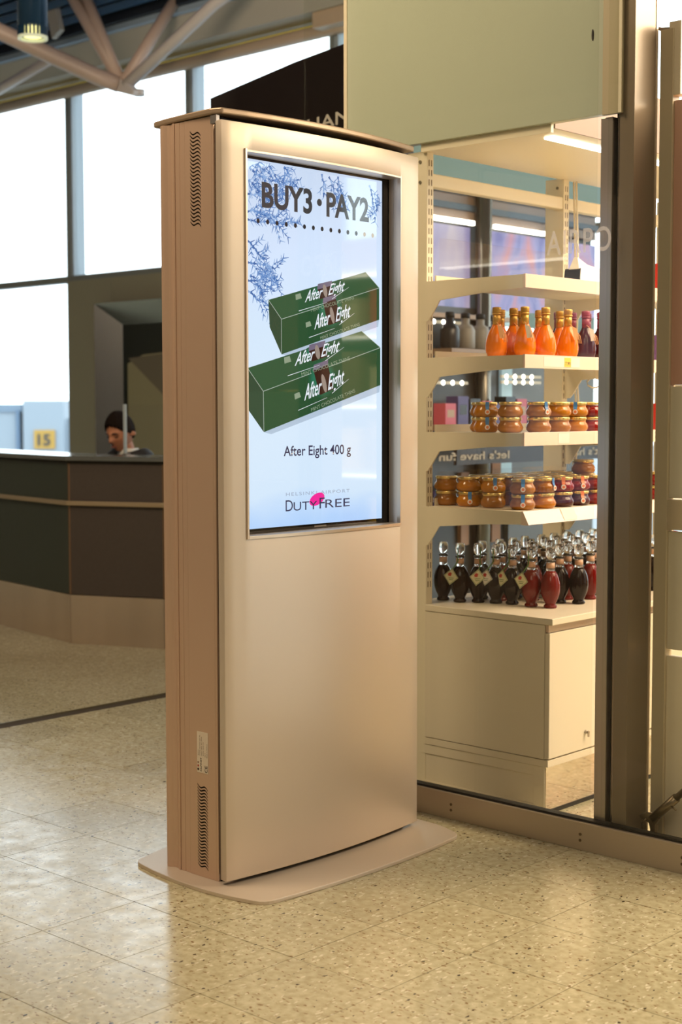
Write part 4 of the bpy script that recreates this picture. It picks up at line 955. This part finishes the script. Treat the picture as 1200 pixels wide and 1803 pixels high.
def dirq(t): return (-6.872 + .2 * t, 5.37 + .155 * t)
p0, p1 = (-6.755, 5.470), (-6.46, 5.590)
obj('glass_sheet', M().prism([p0, p1, (p1[0] - .003, p1[1] + .008), (p0[0] - .003, p0[1] + .008)], 1.083, 1.375), ACRYL, gs)
obj('polished_edge', M().box(p0[0] - .016, p0[0] - .001, p0[1] - .008, p0[1] + .008, 1.083, 1.378), P('pale_glass_edge', (.40, .47, .50), .2, .2), gs)
obj('foot_clamp', M().box(p0[0] - .02, p0[0] + .02, p0[1] - .014, p0[1] + .018, 1.083, 1.092), STEEL, gs)

# clerk
MX, MY = -7.055, 5.775
pr = thing('person', 'dark-haired man in a black suit and white shirt looking down behind the counter', 'person', (MX, MY, 0))
SUIT = P('black_suit', (.008, .008, .010), .75); SKIN = P('skin', (.36, .155, .085), .5); HAIR = P('dark_hair', (.008, .005, .004), .9, 0, .1); SHIRT = P('white_shirt', (.55, .55, .52), .7)
def skin_body(name, pts, edges, rad, mat, parent, root=0, sub=2):
    me = bpy.data.meshes.new(name); me.from_pydata(pts, edges, []); o = bpy.data.objects.new(name, me); COL.objects.link(o)
    sk = o.modifiers.new('skin', 'SKIN'); sk.use_smooth_shade = True
    for i, r in enumerate(rad): me.skin_vertices[0].data[i].radius = r if isinstance(r, tuple) else (r, r)
    me.skin_vertices[0].data[root].use_root = True
    sb_ = o.modifiers.new('sub', 'SUBSURF'); sb_.levels = sub; sb_.render_levels = sub
    me.update(); me.update_tag(); o.update_tag(); bpy.context.view_layer.update()
    dg = bpy.context.evaluated_depsgraph_get(); dg.update(); m2 = bpy.data.meshes.new_from_object(o.evaluated_get(dg)); bpy.data.objects.remove(o); bpy.data.meshes.remove(me)
    for p in m2.polygons: p.use_smooth = True
    return obj(name, m2, mat, parent)
pts = [(0, 0, .54), (0, 0, .70), (0, -.02, .86), (0, -.005, 1.00), (0, -.030, 1.07),
       (.13, -.03, 1.05), (.19, -.04, 1.02), (.235, -.10, .78), (.15, -.29, .765), (-.13, -.03, 1.05), (-.19, -.04, 1.02), (-.235, -.10, .78), (-.15, -.29, .765),
       (.09, -.02, .50), (.12, -.27, .51), (.12, -.28, .10), (.12, -.36, .055), (-.09, -.02, .50), (-.12, -.27, .51), (-.12, -.28, .10), (-.12, -.36, .055)]
eds = [(0, 1), (1, 2), (2, 3), (3, 4), (3, 5), (5, 6), (6, 7), (7, 8), (3, 9), (9, 10), (10, 11), (11, 12), (0, 13), (13, 14), (14, 15), (15, 16), (0, 17), (17, 18), (18, 19), (19, 20)]
rad = [(.14, .11), (.13, .10), (.15, .11), (.12, .09), .055, .075, .06, .048, .034, .075, .06, .048, .034, .09, .07, .045, .035, .09, .07, .045, .035]
skin_body('suited_body', pts, eds, rad, SUIT, pr)
obj('shirt_collar', M().lathe([(.068, 1.03), (.064, 1.08), (.060, 1.112)], (MX, MY - .045, 0), 20, sq=(1, 1.05)), SHIRT, pr)
skin_body('neck', [(0, -.035, 1.05), (0, -.06, 1.11), (0, -.08, 1.18)], [(0, 1), (1, 2)], [.052, .050, .05], SKIN, pr)
for s_ in (-1, 1):
    wx, wy, wz = .15 * s_, -.29, .765
    P_ = [(wx, wy, wz), (wx - .01 * s_, wy - .05, wz - .005)]; E_ = [(0, 1)]; R_ = [.026, .032]
    for k in range(4):
        bx = wx - .01 * s_ + (k - 1.5) * .020; L_ = (.060, .070, .066, .052)[k]; b0 = len(P_)
        P_ += [(bx, wy - .085, wz - .004), (bx, wy - .085 - L_ * .5, wz + .002), (bx, wy - .085 - L_, wz - .016)]; E_ += [(1, b0), (b0, b0 + 1), (b0 + 1, b0 + 2)]; R_ += [.010, .009, .008]
    b0 = len(P_); P_ += [(wx - .045 * s_, wy - .06, wz - .008), (wx - .060 * s_, wy - .09, wz - .015)]; E_ += [(1, b0), (b0, b0 + 1)]; R_ += [.011, .009]
    skin_body('hand', P_, E_, R_, SKIN, pr)
# head
HC = Vector((MX - .005, MY - .10, 1.208)); RH = Matrix.Rotation(math.radians(12), 3, 'Z') @ Matrix.Rotation(math.radians(20), 3, 'X') @ Matrix.Rotation(math.radians(0), 3, 'Z')
def headpt(x, y, z): return HC + RH @ Vector((x, y, z))
def gs_(dx, dz, sx, sz): return math.exp(-(dx / sx) ** 2 - (dz / sz) ** 2)
hm = M(); nu, nv_ = 56, 44; vs = []
def hsurf(th, ph, grow=0):
    x = .074 * math.sin(ph) * math.sin(th); y = -.095 * math.sin(ph) * math.cos(th); z = .118 * math.cos(ph)
    if z < 0: x *= 1 - .35 * (-z / .118) ** 1.6; y = y * (1 - .12 * (-z / .118)) - .008 * (-z / .118)
    if y < 0:
        f = min(1, -y / .06)
        y -= f * (.026 * gs_(x, z + .020, .012, .016) + .013 * gs_(x, z - .002, .009, .022) + .007 * gs_(x, z - .024, .05, .008) + .006 * gs_(x, z + .052, .024, .007) + .005 * gs_(x, z + .062, .02, .006) + .012 * gs_(x, z + .095, .025, .02))
        y += f * (.011 * gs_(abs(x) - .031, z - .006, .014, .010) + .004 * gs_(x, z + .057, .022, .003))
    v = Vector((x, y, z))
    return v * (1 + grow)
for j in range(nv_ + 1):
    for i in range(nu): vs.append(headpt(*hsurf(2 * PI * i / nu, max(.02, min(PI - .02, PI * j / nv_)))))
hm.add(vs, [(j * nu + i, j * nu + (i + 1) % nu, (j + 1) * nu + (i + 1) % nu, (j + 1) * nu + i) for j in range(nv_) for i in range(nu)], True)
hd = obj('head', hm, SKIN, pr)
hh = M(); vs = []; fs = []
idx = {}
for j in range(nv_ + 1):
    for i in range(nu):
        th = 2 * PI * i / nu; th = th if th < PI else th - 2 * PI; ph = max(.02, PI * j / nv_); v = hsurf(th, ph)
        front_l = .052 + .012 * math.cos(th * 3); side_l = -.045
        lim = front_l if abs(th) < .75 else (front_l + (side_l + .04 - front_l) * (abs(th) - .75) / .7 if abs(th) < 1.45 else (-.005 if abs(th) < 1.75 else side_l))
        g = .10 + .05 * max(0, v.z / .118) + (.05 if abs(th) < .8 and v.z > .05 else 0) + random.uniform(-.008, .008)
        if v.z >= lim: idx[(i, j)] = len(vs); vs.append(headpt(*(v * (1 + g))))
for j in range(nv_):
    for i in range(nu):
        q = [(i, j), ((i + 1) % nu, j), ((i + 1) % nu, j + 1), (i, j + 1)]
        if all(t in idx for t in q): fs.append(tuple(idx[t] for t in q))
hh.add(vs, fs, True)
ho = obj('hair', hh, HAIR, pr); so = ho.modifiers.new('solid', 'SOLIDIFY'); so.thickness = .010; so.offset = -1
FEAT = P('brow_dark', (.015, .008, .006), .6); LIP = P('lip_red', (.26, .07, .05), .5)
for s_ in (-1, 1):
    obj('eyebrow', M().tube([headpt(s_ * .014, -.099, .024), headpt(s_ * .030, -.096, .029), headpt(s_ * .046, -.083, .024)], [.003, .004, .0025], 6), FEAT, pr)
    obj('eye', M().tube([headpt(s_ * .020, -.0865, .002), headpt(s_ * .031, -.085, -.001), headpt(s_ * .043, -.076, .002)], [.0022, .0040, .0022], 6), FEAT, pr)
    e = obj('ear', M().lathe([(.004, -.006), (.018, -.004), (.020, 0), (.014, .005), (.006, .004)], (0, 0, 0), 14, sq=(.8, 1.5)).mesh('ear'), SKIN, pr)
    e.location = headpt(s_ * .0765, .006, -.008) - Vector((MX, MY, 0)); e.rotation_euler = Euler((.38, PI / 2 * s_, -.28 + s_ * .2))
obj('mouth', M().tube([headpt(-.024, -.092, -.056), headpt(0, -.103, -.056), headpt(.024, -.092, -.056)], [.002, .0045, .002], 6), LIP, pr)
st = thing('office_stool', 'low dark stool the clerk sits on behind the counter', 'stool', (MX, MY, 0))
obj('seat', M().lathe([(.18, .345), (.20, .36), (.20, .385), (.18, .40)], (MX, MY + .03, 0), 28), SUIT, st)
obj('post', M().tube([(MX, MY + .03, .03), (MX, MY + .03, .345)], .025, 12), STEEL, st)
obj('foot', M().lathe([(.20, 0), (.20, .015), (.03, .04)], (MX, MY + .03, 0), 28), STEEL, st)

# ================================================================== OUTSIDE
AP = P('apron', (.20, .22, .24), .8)
tag(obj('apron_ground', M().box(-160, 60, 12, 200, -4.4, -4.3), AP), 'pale airport apron outside the windows', 'ground')
JB = P('pale_blue_cladding', (.27, .32, .37), .6); JB2 = P('blue_grey_cladding', (.16, .22, .29), .6)
def camp(px, py, d):   # used once to choose the distant building's base point; geometry below is in metres
    return Vector((0, 0, 1.35)) + (fwd + r2 * ((px - 600) / FPX) + u2 * ((901.5 - py) / FPX)) * d
c0 = Vector((-67.117, 47.231, 0)); ax = Vector((.7351, .6779, 0)); dn = Vector((-.6779, .7351, 0))
def slab(a0, a1, z0, z1, d0, d1):
    vv = []
    for z in (z0, z1):
        for a, d in ((a0, d0), (a1, d0), (a1, d1), (a0, d1)):
            p = c0 + ax * a + dn * d; vv.append((p.x, p.y, z))
    return M().add(vv, [(0, 3, 2, 1), (4, 5, 6, 7), (0, 1, 5, 4), (1, 2, 6, 5), (2, 3, 7, 6), (3, 0, 4, 7)])
jbr = thing('boarding_bridge', 'pale blue boarding bridge head with yellow gate 15 sign beyond the window', 'building', c0 - Vector((0, 0, 4.3)))
obj('rotunda', slab(0, 2.2, -4.3, 1.82, 0, 3), JB, jbr)
obj('tunnel', slab(-9, -.35, -1.6, 1.25, .3, 3), JB, jbr)
obj('tunnel_roof', slab(-9, -.1, 1.2, 1.62, .2, 3.1), JB2, jbr)
obj('tunnel_post', slab(-.42, -.22, -4.3, 1.3, .1, .4), P('steel_blue_post', (.10, .16, .24), .5), jbr)
obj('rear_block', slab(2.2, 3.6, -4.3, .85, 1, 3), JB, jbr)
sgp = obj('gate_sign', slab(.60, 1.74, -.80, .22, -.12, -.02), P('yellow_sign', (.42, .25, .045), .5), jbr, label='yellow sign with the number 15')
tp = c0 + ax * .80 + dn * -.14
text('lettering', '15', P('sign_grey', (.04, .045, .05), .6), sgp, (tp.x, tp.y, -.60), ax, (0, 0, 1), height=.62, width=.70, ext=.01, bold=.03)
